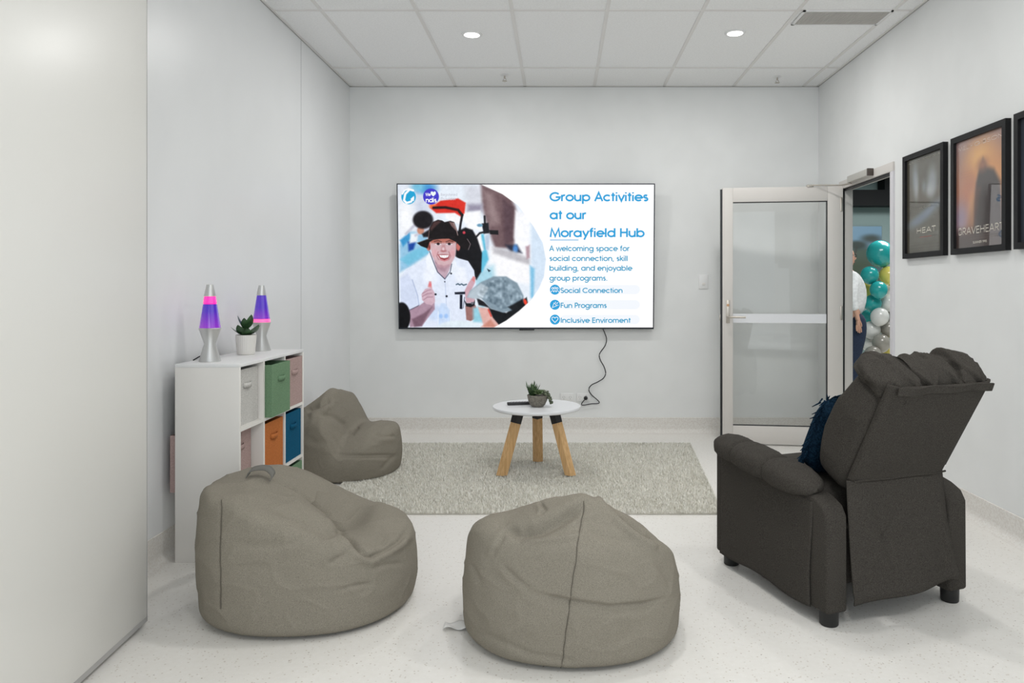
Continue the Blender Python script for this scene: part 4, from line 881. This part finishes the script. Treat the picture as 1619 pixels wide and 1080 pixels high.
# back: lean line from seam (v 0, z .534) to the top (v -.21, z .92)
LA = math.atan2(.215, .386)
def lean_pt(u, along, off):                           # along: distance up the back, off: toward the sitter
    return (u, .0-math.sin(LA)*along+math.cos(LA)*off, .534+math.cos(LA)*along+math.sin(LA)*off)
nu, nv = 36, 50; P = np.zeros((nu, nv, 3))
for i in range(nu):
    a = i/(nu-1)*2-1
    for j in range(nv):
        b_ = j/(nv-1); hwid = .232+.008*b_
        P[i, j] = lean_pt(hwid*a-.004*b_, .432*b_, -.006*(1-a**4)+.02*abs(a)**14)
grid('back_panel', P, M_chair, CH, thick=.012)
MB().box(-.225, .225, 0, .02, 0, 1).build('tmp', M_chair, CH)
bpy.data.objects.remove(bpy.data.objects['tmp'])
# frame inside the back, joins panel and cushion
b = MB(); vs = [lean_pt(u, al, of) for al in (.03, .40) for u in (-.228, .228) for of in (.004, .07)]
b.add(vs, [(0, 1, 3, 2), (4, 6, 7, 5), (0, 2, 6, 4), (1, 5, 7, 3), (0, 4, 5, 1), (2, 3, 7, 6)]); b.build('back_core', M_chair, CH)
# lower skirt hanging from the seam
nu, nv = 80, 60; P = np.zeros((nu, nv, 3))
for i in range(nu):
    a = i/(nu-1)*2-1
    for j in range(nv):
        b_ = j/(nv-1); hwid = .236+.010*b_+.055*max(0, b_-.45)*(a > 0)*1.0*abs(a)**3
        z = .536-.43*b_+.018*b_*a
        v = -.004-.050*b_**1.4*(1-.3*a*a)-.012*math.sin(a*4+1.2)*b_**2+.02*abs(a)**8*(1-b_)-.015*math.exp(-((b_-.95)/.03)**2)*.4
        v += .010*math.exp(-((a+.62-.5*b_)/.07)**2)*b_*(1-b_)*3-.016*math.exp(-((a-.8-.1*b_)/.06)**2)*b_
        v += .007*math.exp(-((a+.35+(b_-.5)*1.2)/.06)**2)*math.exp(-((b_-.45)/.16)**2)
        P[i, j] = (hwid*a, v, z)
grid('back_skirt', P, M_chair, CH, thick=.006)
b = MB(); b.tube([(u, -.010-.003*(1-(u/.235)**4), .537+.002*math.sin(u*30)) for u in np.linspace(-.222, .226, 24)], .0040, 8); b.build('back_seam', M_chair, CH)
# thick back cushion
P = superq(.247, .098, .250, .42, .36, 80, 110)
Q_ = np.zeros_like(P)
al = .148+P[..., 2]; of = .112+P[..., 1]*(1+.10*np.cos(P[..., 2]*7))+.012*np.cos(P[..., 2]*18)*(P[..., 1] > 0)
Q_[..., 0] = P[..., 0]*(1+.03*np.cos(P[..., 2]*6)); Q_[..., 1] = -np.sin(LA)*al+np.cos(LA)*of; Q_[..., 2] = .534+np.cos(LA)*al+np.sin(LA)*of
cush('back_cushion', Q_, .005, 31, 8)
# gathered head roll folded over the top
nu, nv = 160, 64; P = np.zeros((nu, nv, 3))
for i in range(nu):
    a = i/(nu-1)*2-1; env = max((1-abs(a)**7)**.5, .02)
    lobe = float(np.interp(a, [-1, -.8, -.62, -.38, -.28, -.1, .15, .38, .48, .58, .75, .9, 1], [1.0, 1.25, 1.15, .80, .45, .85, 1.0, .92, .50, 1.0, 1.45, 1.3, .8]))
    for j in range(nv):
        g = 2*math.pi*j/nv; cx_, cz_ = math.cos(g), math.sin(g); e_ = .8
        of = .105+float(np.interp(a, [-1, -.6, -.2, .4, .7, 1], [.125, .12, .100, .100, .112, .112]))*env*(.80+.20*min(1, lobe))*math.copysign(abs(cx_)**e_, cx_); alg = .402+.052*env*lobe*math.copysign(abs(cz_)**e_, cz_)
        alg += -.022*max(0, -cx_)*(1 if cz_ < 0 else .4)
        P[i, j] = lean_pt((.250+.014*max(0, cz_))*a, alg, of)
Nn = normals(P); rd = (1-np.abs(nz(P*np.array([1.6, 1, 1]), 10, 41)))**6-.25
gg = np.linspace(0, 2*math.pi, nv, endpoint=False)[None]; aa = np.linspace(-1, 1, nu)[:, None]; fold = np.zeros((nu, nv))
for a0, k_, dp, ws in ((-.80, .10, .008, .03), (-.62, -.16, .012, .022), (-.40, .12, .010, .025), (-.26, -.10, .020, .03), (-.05, .16, .008, .025), (.20, -.14, .009, .025), (.46, .10, .022, .03), (.60, -.18, .012, .025), (.82, .12, .009, .03)):
    fold -= dp*np.exp(-((aa-a0-k_*np.sin(gg+1))/ws)**2)*(.35+.65*np.clip(-np.cos(gg-.5), 0, 1)); fold += .5*dp*np.exp(-((aa-a0-2.2*ws-k_*np.sin(gg+1))/(1.3*ws))**2)
P = P+Nn*fold[..., None]
grid('head_roll', P+Nn*(rd*.010+nz(P, 6, 42)*.006)[..., None], M_chair, CH, cv=True)
nu, nv = 60, 10; P = np.zeros((nu, nv, 3))
for i in range(nu):
    a = i/(nu-1)*2-1
    for j in range(nv):
        b_ = j/(nv-1); P[i, j] = lean_pt(-.004+.220*a, .440-.030*b_-.012*math.exp(-((a+.6)/.2)**2)*b_, -.016-.004*math.sin(a*7+b_)-.003*b_)
grid('head_roll_flap', P, M_chair, CH, thick=.006)

# navy fringed scatter cushion on the seat
c = Vector((1.299, 2.801, 0)); rot = Matrix.Rotation(math.radians(20.4), 4, 'Z')
loc = c+rot @ Vector((-.010, .245, .655))
sc = root('scatter_cushion', 'navy blue fringed cushion propped on the seat of the armchair', 'cushion', loc, math.radians(20.4)); sc.rotation_euler = (math.radians(27), 0, math.radians(20.4))
P = superq(.195, .048, .180, .5, .35, 60, 100); grid('pad', P, M_navy, sc, cv=True)
b = MB()
for k in range(260):
    tt = rng.random()*4; sd = int(tt); f = (tt-sd)*2-1
    bx_, bz_ = {0: (-.2, f*.178), 1: (.2, f*.178), 2: (f*.195, .18), 3: (f*.195, -.178)}[sd]
    dx, dz = {0: (-1, 0), 1: (1, 0), 2: (0, 1), 3: (0, -1)}[sd]
    y0 = rng.normal()*.008; ln = .022+.022*rng.random(); j1, j2 = rng.normal()*.010, rng.normal()*.012
    b.tube([(bx_, y0, bz_), (bx_+dx*ln*.5+j1*.5, y0-.010+j2*.5, bz_+dz*ln*.5-.004), (bx_+dx*ln+j1, y0-.018+j2, bz_+dz*ln-.012)], [.0035, .003, .0015], 5)
b.build('fringe', M_navy, sc)

# ------------------------------------------------------------------ framed film posters on the right wall
def poster(y_far, y_near, zb, zt, label, art, texts):
    w_ = y_far-y_near; h_ = zt-zb
    t = root('framed_poster', label, 'framed poster', (XR, (y_far+y_near)/2, (zb+zt)/2), 0, 'framed film posters')
    fw, dp = .032, .03; b = MB()
    b.box(-dp, 0, -w_/2, w_/2, h_/2-fw, h_/2); b.box(-dp, 0, -w_/2, w_/2, -h_/2, -h_/2+fw); b.box(-dp, 0, -w_/2, -w_/2+fw, -h_/2+fw, h_/2-fw); b.box(-dp, 0, w_/2-fw, w_/2, -h_/2+fw, h_/2-fw)
    b.build('frame', M_frame, t)
    X, Y = art.X, art.Y                               # art space: x 0..1 left to right, y 0..1 top to bottom
    P = np.stack([np.full_like(X, -.014), (w_/2-fw)-X*(w_-2*fw), (h_/2-fw)-Y*(h_-2*fw)], -1)
    pr = grid('print', P, attr_mat('glazed print', .45, coat=1, coat_ior=1.75), t, paint=lin(np.clip(art.I, 0, 255)))
    for name, m, rows in texts:
        for s_, x0, x1, base, cap, wt in rows:
            b = MB()
            for st in strokes(s_, x0, x1, 0, cap):
                ribbon(b, [(x, base-y) for x, y in st], cap*wt, lambda x, y: (-.0146, (w_/2-fw)-x*(w_-2*fw), (h_/2-fw)-y*(h_-2*fw)))
            b.build(name, m, pr)
    return t
cream = mat('cream print', L(214, 208, 196), .5); grey = mat('grey print', L(150, 148, 138), .5); dim = mat('dim print', L(120, 112, 100), .5); red = mat('red print', L(150, 60, 50), .5)
a1 = Paint(0, 1, 0, 1, 90, 130, (74, 70, 58)); a1.mottle(10, 6, 2)
a1.ell(.24, .22, .075, .15, (126, 134, 140), .07); a1.ell(.28, .32, .05, .1, (150, 156, 160), .06); a1.ell(.72, .30, .13, .15, (132, 138, 142), .09); a1.ell(.66, .37, .1, .06, (158, 164, 168), .06); a1.ell(.5, .33, .06, .06, (110, 116, 120), .06)
a1.ell(.58, .60, .36, .05, (118, 132, 150), .06, -14); a1.ell(.30, .66, .2, .035, (112, 124, 140), .05, -8)
poster(4.738, 4.236, 1.449, 2.108, 'black framed dark film poster titled HEAT, beside the doorway', a1, [
    ('title_text', cream, [('HEAT', .28, .82, .80, .055, .16)]), ('name_text', grey, [('AL PACINO', .05, .38, .048, .022, .16), ('ROBERT DENIRO', .46, .98, .048, .022, .16), ('VAL KILMER', .36, .68, .545, .02, .16)]),
    ('rule_line', red, [('-', .30, .78, .85, .02, .25)]), ('credit_text', dim, [('IIIIIIIIIIIIIIIIIIIIIIIIIIIIII', .1, .92, .915-.03*k*-1, .016, .2) for k in range(3)])])
a2 = Paint(0, 1, 0, 1, 110, 160, (150, 116, 112))
a2.ell(.3, .1, .6, .2, (150, 128, 134), .3); a2.ell(.55, .30, .42, .26, (196, 132, 84), .26); a2.ell(.52, .20, .22, .13, (228, 170, 100), .14); a2.ell(.85, .42, .25, .2, (214, 146, 84), .2); a2.ell(.25, .6, .25, .25, (188, 120, 90), .2); a2.ell(.42, .72, .12, .16, (226, 176, 110), .14); a2.ell(.1, .72, .16, .14, (150, 130, 150), .14)
a2.poly([(.36, 1), (.40, .62), (.44, .42), (.50, .30), (.58, .22), (.66, .30), (.80, .34), (.92, .46), (.96, 1)], (52, 40, 38), .04); a2.poly([(.2, .9), (.44, .46), (.52, .48), (.36, .9)], (120, 70, 52), .07, .5)
a2.ell(.57, .27, .09, .05, (150, 96, 68), .06); a2.poly([(-.1, .84), (1.1, .84), (1.1, 1.1), (-.1, 1.1)], (70, 54, 50), .08)
poster(4.155, 3.643, 1.447, 2.106, 'black framed orange film poster titled BRAVEHEART', a2, [
    ('name_text', mat('pale print', L(216, 200, 190), .5), [('MEL', .04, .28, .085, .034, .13), ('-', .31, .37, .085, .04, .13), ('GIBSON', .40, .98, .085, .036, .13)]),
    ('title_text', cream, [('BRAVEHEART', .05, .98, .875, .065, .125)]), ('date_text', cream, [('SUMMER 1995', .37, .66, .965, .02, .2)]), ('credit_text', dim, [('IIIIIIIIIIIIIIIIIIIIIIIIIIIIII', .3, .95, .905+.02*k, .012, .2) for k in range(2)]),
    ('quote_text', mat('brown print', L(122, 84, 72), .5), [('IIIIIIII', .10, .38, .30+.025*k, .012, .2) for k in range(3)])])
a3 = Paint(0, 1, 0, 1, 20, 30, (40, 46, 56)); a3.ell(.5, .5, .4, .4, (60, 70, 86), .3)
poster(3.578, 3.068, 1.447, 2.108, 'black framed poster cut off by the right edge of the photo', a3, [])

# ------------------------------------------------------------------ room seen through the doorway
HX = XR+.08
M_hall = mat('teal grey wall', L(126, 146, 146), .7); M_hc = mat('hall ceiling', L(168, 180, 188), .8)
struct(MB().box(HX, 7.2, 11.6, 11.7, 0, 3.1).build('wall_hall_back', M_hall))
struct(MB().box(7.1, 7.2, 4, 11.6, 0, 3.1).build('wall_hall_right', M_hall))
struct(MB().box(HX, 7.2, 3.9, 4.0, 0, 3.1).build('wall_hall_front', M_hall))
struct(MB().box(HX-.08, HX, YB+.1, 11.6, 0, 3.1).build('wall_hall_left', M_hall))
struct(MB().box(HX, 7.2, 3.9, 11.7, 3.1, 3.2).build('ceiling_hall', M_hc))
b = MB(); Yb = 11.3
z0, z1 = H-(325-PY)*Yb/F, H-(300-PY)*Yb/F
b.box(HX, 7.1, Yb, Yb+.25, z0, z1); b.box((1399-PX)*Yb/F, 6.0, Yb, Yb+.25, z1, 3.1)
struct(b.build('trim_4', mat('black bulkhead', (.007, .008, .009), .7, spec=.2)))
# landscape picture on the far wall
a4 = Paint(0, 1, 0, 1, 80, 60, (150, 196, 226)); a4.poly([(-.1, .38), (.3, .42), (1.1, .36), (1.1, 1.1), (-.1, 1.1)], (96, 118, 104), .05); a4.ell(.62, .34, .16, .08, (72, 88, 84), .04); a4.line([(.62, .36), (.6, .5)], .02, (72, 76, 70), .02); a4.ell(.84, .22, .14, .07, (84, 100, 98), .05); a4.ell(.3, .3, .14, .09, (80, 98, 92), .05)
a4.ell(.86, .82, .16, .1, (110, 156, 190), .05); a4.ell(.4, .75, .5, .16, (86, 104, 84), .1)
Yp = 11.57; xa, xb = (1290-PX)*Yp/F, (1394-PX)*Yp/F; za, zb_ = H-(358-PY)*Yp/F, H-(446-PY)*Yp/F
t = root('wall_screen', 'landscape picture with trees and sky on the far wall seen through the doorway', 'picture', ((xa+xb)/2, Yp+.03, (za+zb_)/2))
hw2, hh2 = (xb-xa)/2, (za-zb_)/2
MB().box(-hw2-.01, hw2+.01, -.025, 0, -hh2-.01, hh2+.01, .002).build('frame', mat('grey case', L(110, 130, 134), .5), t)
P = np.stack([-hw2+2*hw2*a4.X, np.full_like(a4.X, -.027), hh2-2*hh2*a4.Y], -1); grid('image', P, attr_mat('landscape image', .5, emit=.45), t, paint=lin(a4.I))

# balloon column
TEAL, YEL, WHT, TPE = [mat('balloon '+n, L(*c), .22, spec=.5, coat=.4) for n, c in (('teal', (40, 170, 170)), ('yellow', (232, 216, 110)), ('white', (232, 232, 230)), ('taupe', (160, 156, 148)))]
BAL = [
 (1391, 400.5, 20.5, 9.35, TEAL, 'large teal balloon, the biggest, on top of the balloon column'),
 (1375, 435, 14, 9.25, TEAL, 'teal balloon just below the biggest balloon, at the left side of the column'),
 (1404.5, 435, 14, 9.3, YEL, 'yellow balloon right below the biggest teal balloon'),
 (1389, 458, 13.5, 9.15, TEAL, 'teal balloon below the gap between the upper teal and yellow balloons'),
 (1370, 458, 12, 9.5, YEL, 'yellow balloon peeping out behind two teal balloons at the left side of the column'),
 (1409, 458, 13, 9.5, WHT, 'white balloon half hidden below the upper yellow balloon'),
 (1380, 479, 13.5, 9.25, TEAL, 'lowest fully visible teal balloon, next to the jeans of the person'),
 (1405.5, 478.5, 13.5, 9.25, WHT, 'white balloon by the door jamb, right of the lowest teal balloon'),
 (1391, 500.5, 14, 9.15, WHT, 'round white balloon below the lowest large teal balloon, in front of its neighbours'),
 (1411, 502, 12, 9.4, TPE, 'taupe balloon mostly hidden by the door jamb'),
 (1373, 501, 11.5, 9.5, TEAL, 'teal balloon mostly hidden behind white balloons beside the jeans'),
 (1377.7, 521.5, 14, 9.2, WHT, 'white balloon at the left of the column above the lowest white balloon'),
 (1404.5, 520, 13, 9.25, TPE, 'taupe balloon at the right of the column below the white ones'),
 (1372, 542, 11.5, 9.35, WHT, 'lowest white balloon, at the left side of the column'),
 (1393.5, 542.5, 14, 9.15, TPE, 'taupe balloon in the middle above the armchair back'),
 (1405.5, 557, 13, 9.3, YEL, 'lowest yellow balloon, just above the armchair back'),
 (1380, 560, 13, 9.25, TPE, 'lowest taupe balloon, partly hidden by the armchair back'),
]
placed = []
for px, py, r, Y0, m, lb in BAL:
    for off in sorted(np.arange(-.30, .61, .02), key=abs):   # nest the balloons against each other in depth
        Y = Y0+off; c = at(px, py, Y); rr = r*Y/F
        if all((c-c2).length > .97*(rr+r2) for c2, r2 in placed): break
    placed.append((c, rr))
    t = root('balloon', lb, 'balloon', c, 0, 'balloons in the balloon column')
    prof = [(0, 1.0)]+[(math.cos(a)*(1 if a > 0 else 1-.10*math.sin(-a)**2), math.sin(a)*(1.0 if a > 0 else 1.12)) for a in np.linspace(1.45, -1.42, 18)]+[(.03, -1.13), (.0, -1.13)]
    tilt = Matrix.Rotation(random.uniform(-.35, .35), 4, 'X') @ Matrix.Rotation(random.uniform(-.35, .35), 4, 'Y')
    MB().lathe([(a*rr, b_*rr) for a, b_ in prof], 28, tilt).build('skin', m, t, auto=False)
    MB().lathe([(.012*rr/.1, -1.20*rr), (.03*rr, -1.13*rr), (.06*rr, -1.19*rr)], 10, tilt).build('knot', m, t)

# person standing in profile beyond the doorway
def skin(name, nodes_, edges, m, parent, sub=2, root_i=0):
    me = bpy.data.meshes.new(name); me.from_pydata([n_[:3] for n_ in nodes_], edges, []); o = bpy.data.objects.new(name, me); C.objects.link(o)
    md = o.modifiers.new('skin', 'SKIN'); md.use_smooth_shade = True
    for i, n_ in enumerate(nodes_):
        s_ = me.skin_vertices[0].data[i]; s_.radius = (n_[3], n_[4] if len(n_) > 4 else n_[3]); s_.use_root = (i == root_i)
    sb = o.modifiers.new('sub', 'SUBSURF'); sb.levels = sub; sb.render_levels = sub
    dg = bpy.context.evaluated_depsgraph_get(); ev = bpy.data.meshes.new_from_object(o.evaluated_get(dg)); bpy.data.objects.remove(o)
    ev.polygons.foreach_set('use_smooth', [True]*len(ev.polygons))
    ev.materials.clear()
    return link(name, ev, m, parent)
M_skin = mat('skin', L(206, 160, 138), .5); M_shirt = noisy(mat('white shirt', L(226, 228, 230), .8), L(218, 220, 222), L(232, 234, 236), 30); M_jean = noisy(mat('dark jeans', L(30, 42, 66), .85), L(22, 34, 56), L(40, 54, 80), 180); M_hair = mat('grey hair', L(120, 112, 104), .7)
PYp = 8.4
pe = root('person', 'person in a white shirt and dark jeans standing in profile beyond the doorway', 'person', ((1342-PX)*PYp/F, PYp, 0))
# local x is the direction faced; y across the body (-y toward the camera)
nd = [(0, 0, .92, .105), (.02, 0, 1.08, .115), (.035, 0, 1.25, .12), (.0, 0, 1.40, .085), (-.03, 0, 1.475, .05), (-.04, 0, 1.54, .052)]
ed = [(0, 1), (1, 2), (2, 3), (3, 4), (4, 5)]
def limb(start, pts):
    pi = start
    for q_ in pts: nd.append(q_); ed.append((pi, len(nd)-1)); pi = len(nd)-1
    return pi
for s in (-1, 1):
    limb(0, [(0, s*.095, .84, .088), (.015, s*.10, .50, .062), (-.01, s*.10, .30, .055), (-.02, s*.10, .09, .042), (.06, s*.105, .045, .036), (.15, s*.11, .03, .026)])
    w_i = limb(3, [(-.005, s*.15, 1.39, .058), (-.04, s*.20, 1.22, .046), (-.05, s*.215, 1.12, .038), (.0, s*.22, .98, .029), (.01, s*.222, .92, .024), (.015, s*.222, .875, .03, .017)])
    for k, (dx, l_) in enumerate(((.030, .075), (.012, .085), (-.006, .08), (-.022, .062))):
        limb(w_i, [(.015+dx*.8, s*.222, .845, .0092), (.02+dx, s*.219, .845-l_*.5, .0085), (.028+dx, s*.212, .845-l_, .0072)])
    limb(w_i-1, [(.04, s*.215, .895, .011), (.058, s*.21, .86, .009), (.062, s*.205, .832, .008)])
skin('body', nd, ed, M_skin, pe)
# head with face, ears, glasses
P = superq(.098, .076, .122, .95, .95, 40, 48); x, y, z = P[..., 0], P[..., 1], P[..., 2]
P[..., 0] = x+np.exp(-((z+.012)/.022)**2-(y/.014)**2)*(x > 0)*.026+np.exp(-((z+.055)/.010)**2-(y/.026)**2)*(x > 0)*.007-np.exp(-((z-.02)/.014)**2-((np.abs(y)-.032)/.016)**2)*(x > 0)*.010+np.exp(-((z+.095)/.022)**2-(y/.03)**2)*(x > 0)*.014
hd = np.stack([P[..., 0]-.035, P[..., 1], P[..., 2]+1.622], -1); h_o = grid('head', hd, M_skin, pe, cv=True)
for s in (-1, 1):
    MB().lathe([(0, -.03), (.014, -.018), (.017, .0), (.016, .018), (0, .03)], 12, Matrix.Translation((-.04, s*.079, 1.615)) @ Matrix.Diagonal((1, .45, 1, 1))).build('ear', M_skin, h_o)
    MB().lathe([(0, -.010), (.008, -.006), (.010, 0), (.008, .006), (0, .010)], 12, Matrix.Translation((.048, s*.031, 1.642))).build('eye', mat('eye', (.6, .58, .55), .2), h_o)
MB().tube([(.059, -.022, 1.566), (.064, 0, 1.567), (.059, .022, 1.566)], [.003, .006, .003]).build('mouth', mat('lips', L(170, 96, 92), .5), h_o)
P = superq(.108, .086, .118, .95, .95, 30, 40); P[..., 0] += -.064; P[..., 2] += 1.645; P[..., 0] = np.where((P[..., 0] > -.005) & (P[..., 2] < 1.70), -.04, P[..., 0]); grid('hair', P, M_hair, pe, cv=True)
b = MB()
for s in (-1, 1): b.tube([(.068, s*.031+.024*math.cos(a), 1.64+.018*math.sin(a)) for a in np.linspace(0, 6.283, 16)], .0032, 6); b.tube([(.068, s*.056, 1.645), (.01, s*.079, 1.645), (-.04, s*.082, 1.64)], .003, 6)
b.tube([(.068, -.008, 1.642), (.07, 0, 1.645), (.068, .008, 1.642)], .003, 6); b.build('glasses', M_black, pe)
sn_ = [(0, 0, .98, .125), (.055, 0, 1.08, .148), (.065, 0, 1.24, .155), (.01, 0, 1.38, .11), (-.025, 0, 1.46, .066)]
se = [(0, 1), (1, 2), (2, 3), (3, 4)]
for s in (-1, 1):
    k = len(sn_); sn_ += [(-.005, s*.16, 1.385, .076), (-.04, s*.205, 1.22, .062), (-.045, s*.218, 1.12, .054), (-.01, s*.22, 1.01, .044)]; se += [(3, k), (k, k+1), (k+1, k+2), (k+2, k+3)]
skin('shirt', sn_, se, M_shirt, pe)
jn = [(.03, 0, 1.0, .135), (.06, 0, .90, .158)]; je = [(0, 1)]
for s in (-1, 1):
    k = len(jn); jn += [(.055, s*.098, .80, .125), (.02, s*.10, .50, .082), (-.005, s*.10, .28, .07), (-.015, s*.10, .10, .068)]; je += [(1, k), (k, k+1), (k+1, k+2), (k+2, k+3)]
skin('jeans', jn, je, M_jean, pe)
for s in (-1, 1): MB().prism([(-.07, .001), (.19, .001), (.20, .03), (.13, .06), (.05, .10), (-.05, .10), (-.075, .05)], s*.10-.042, s*.10+.042, 'y', .012).build('shoe', M_black, pe)
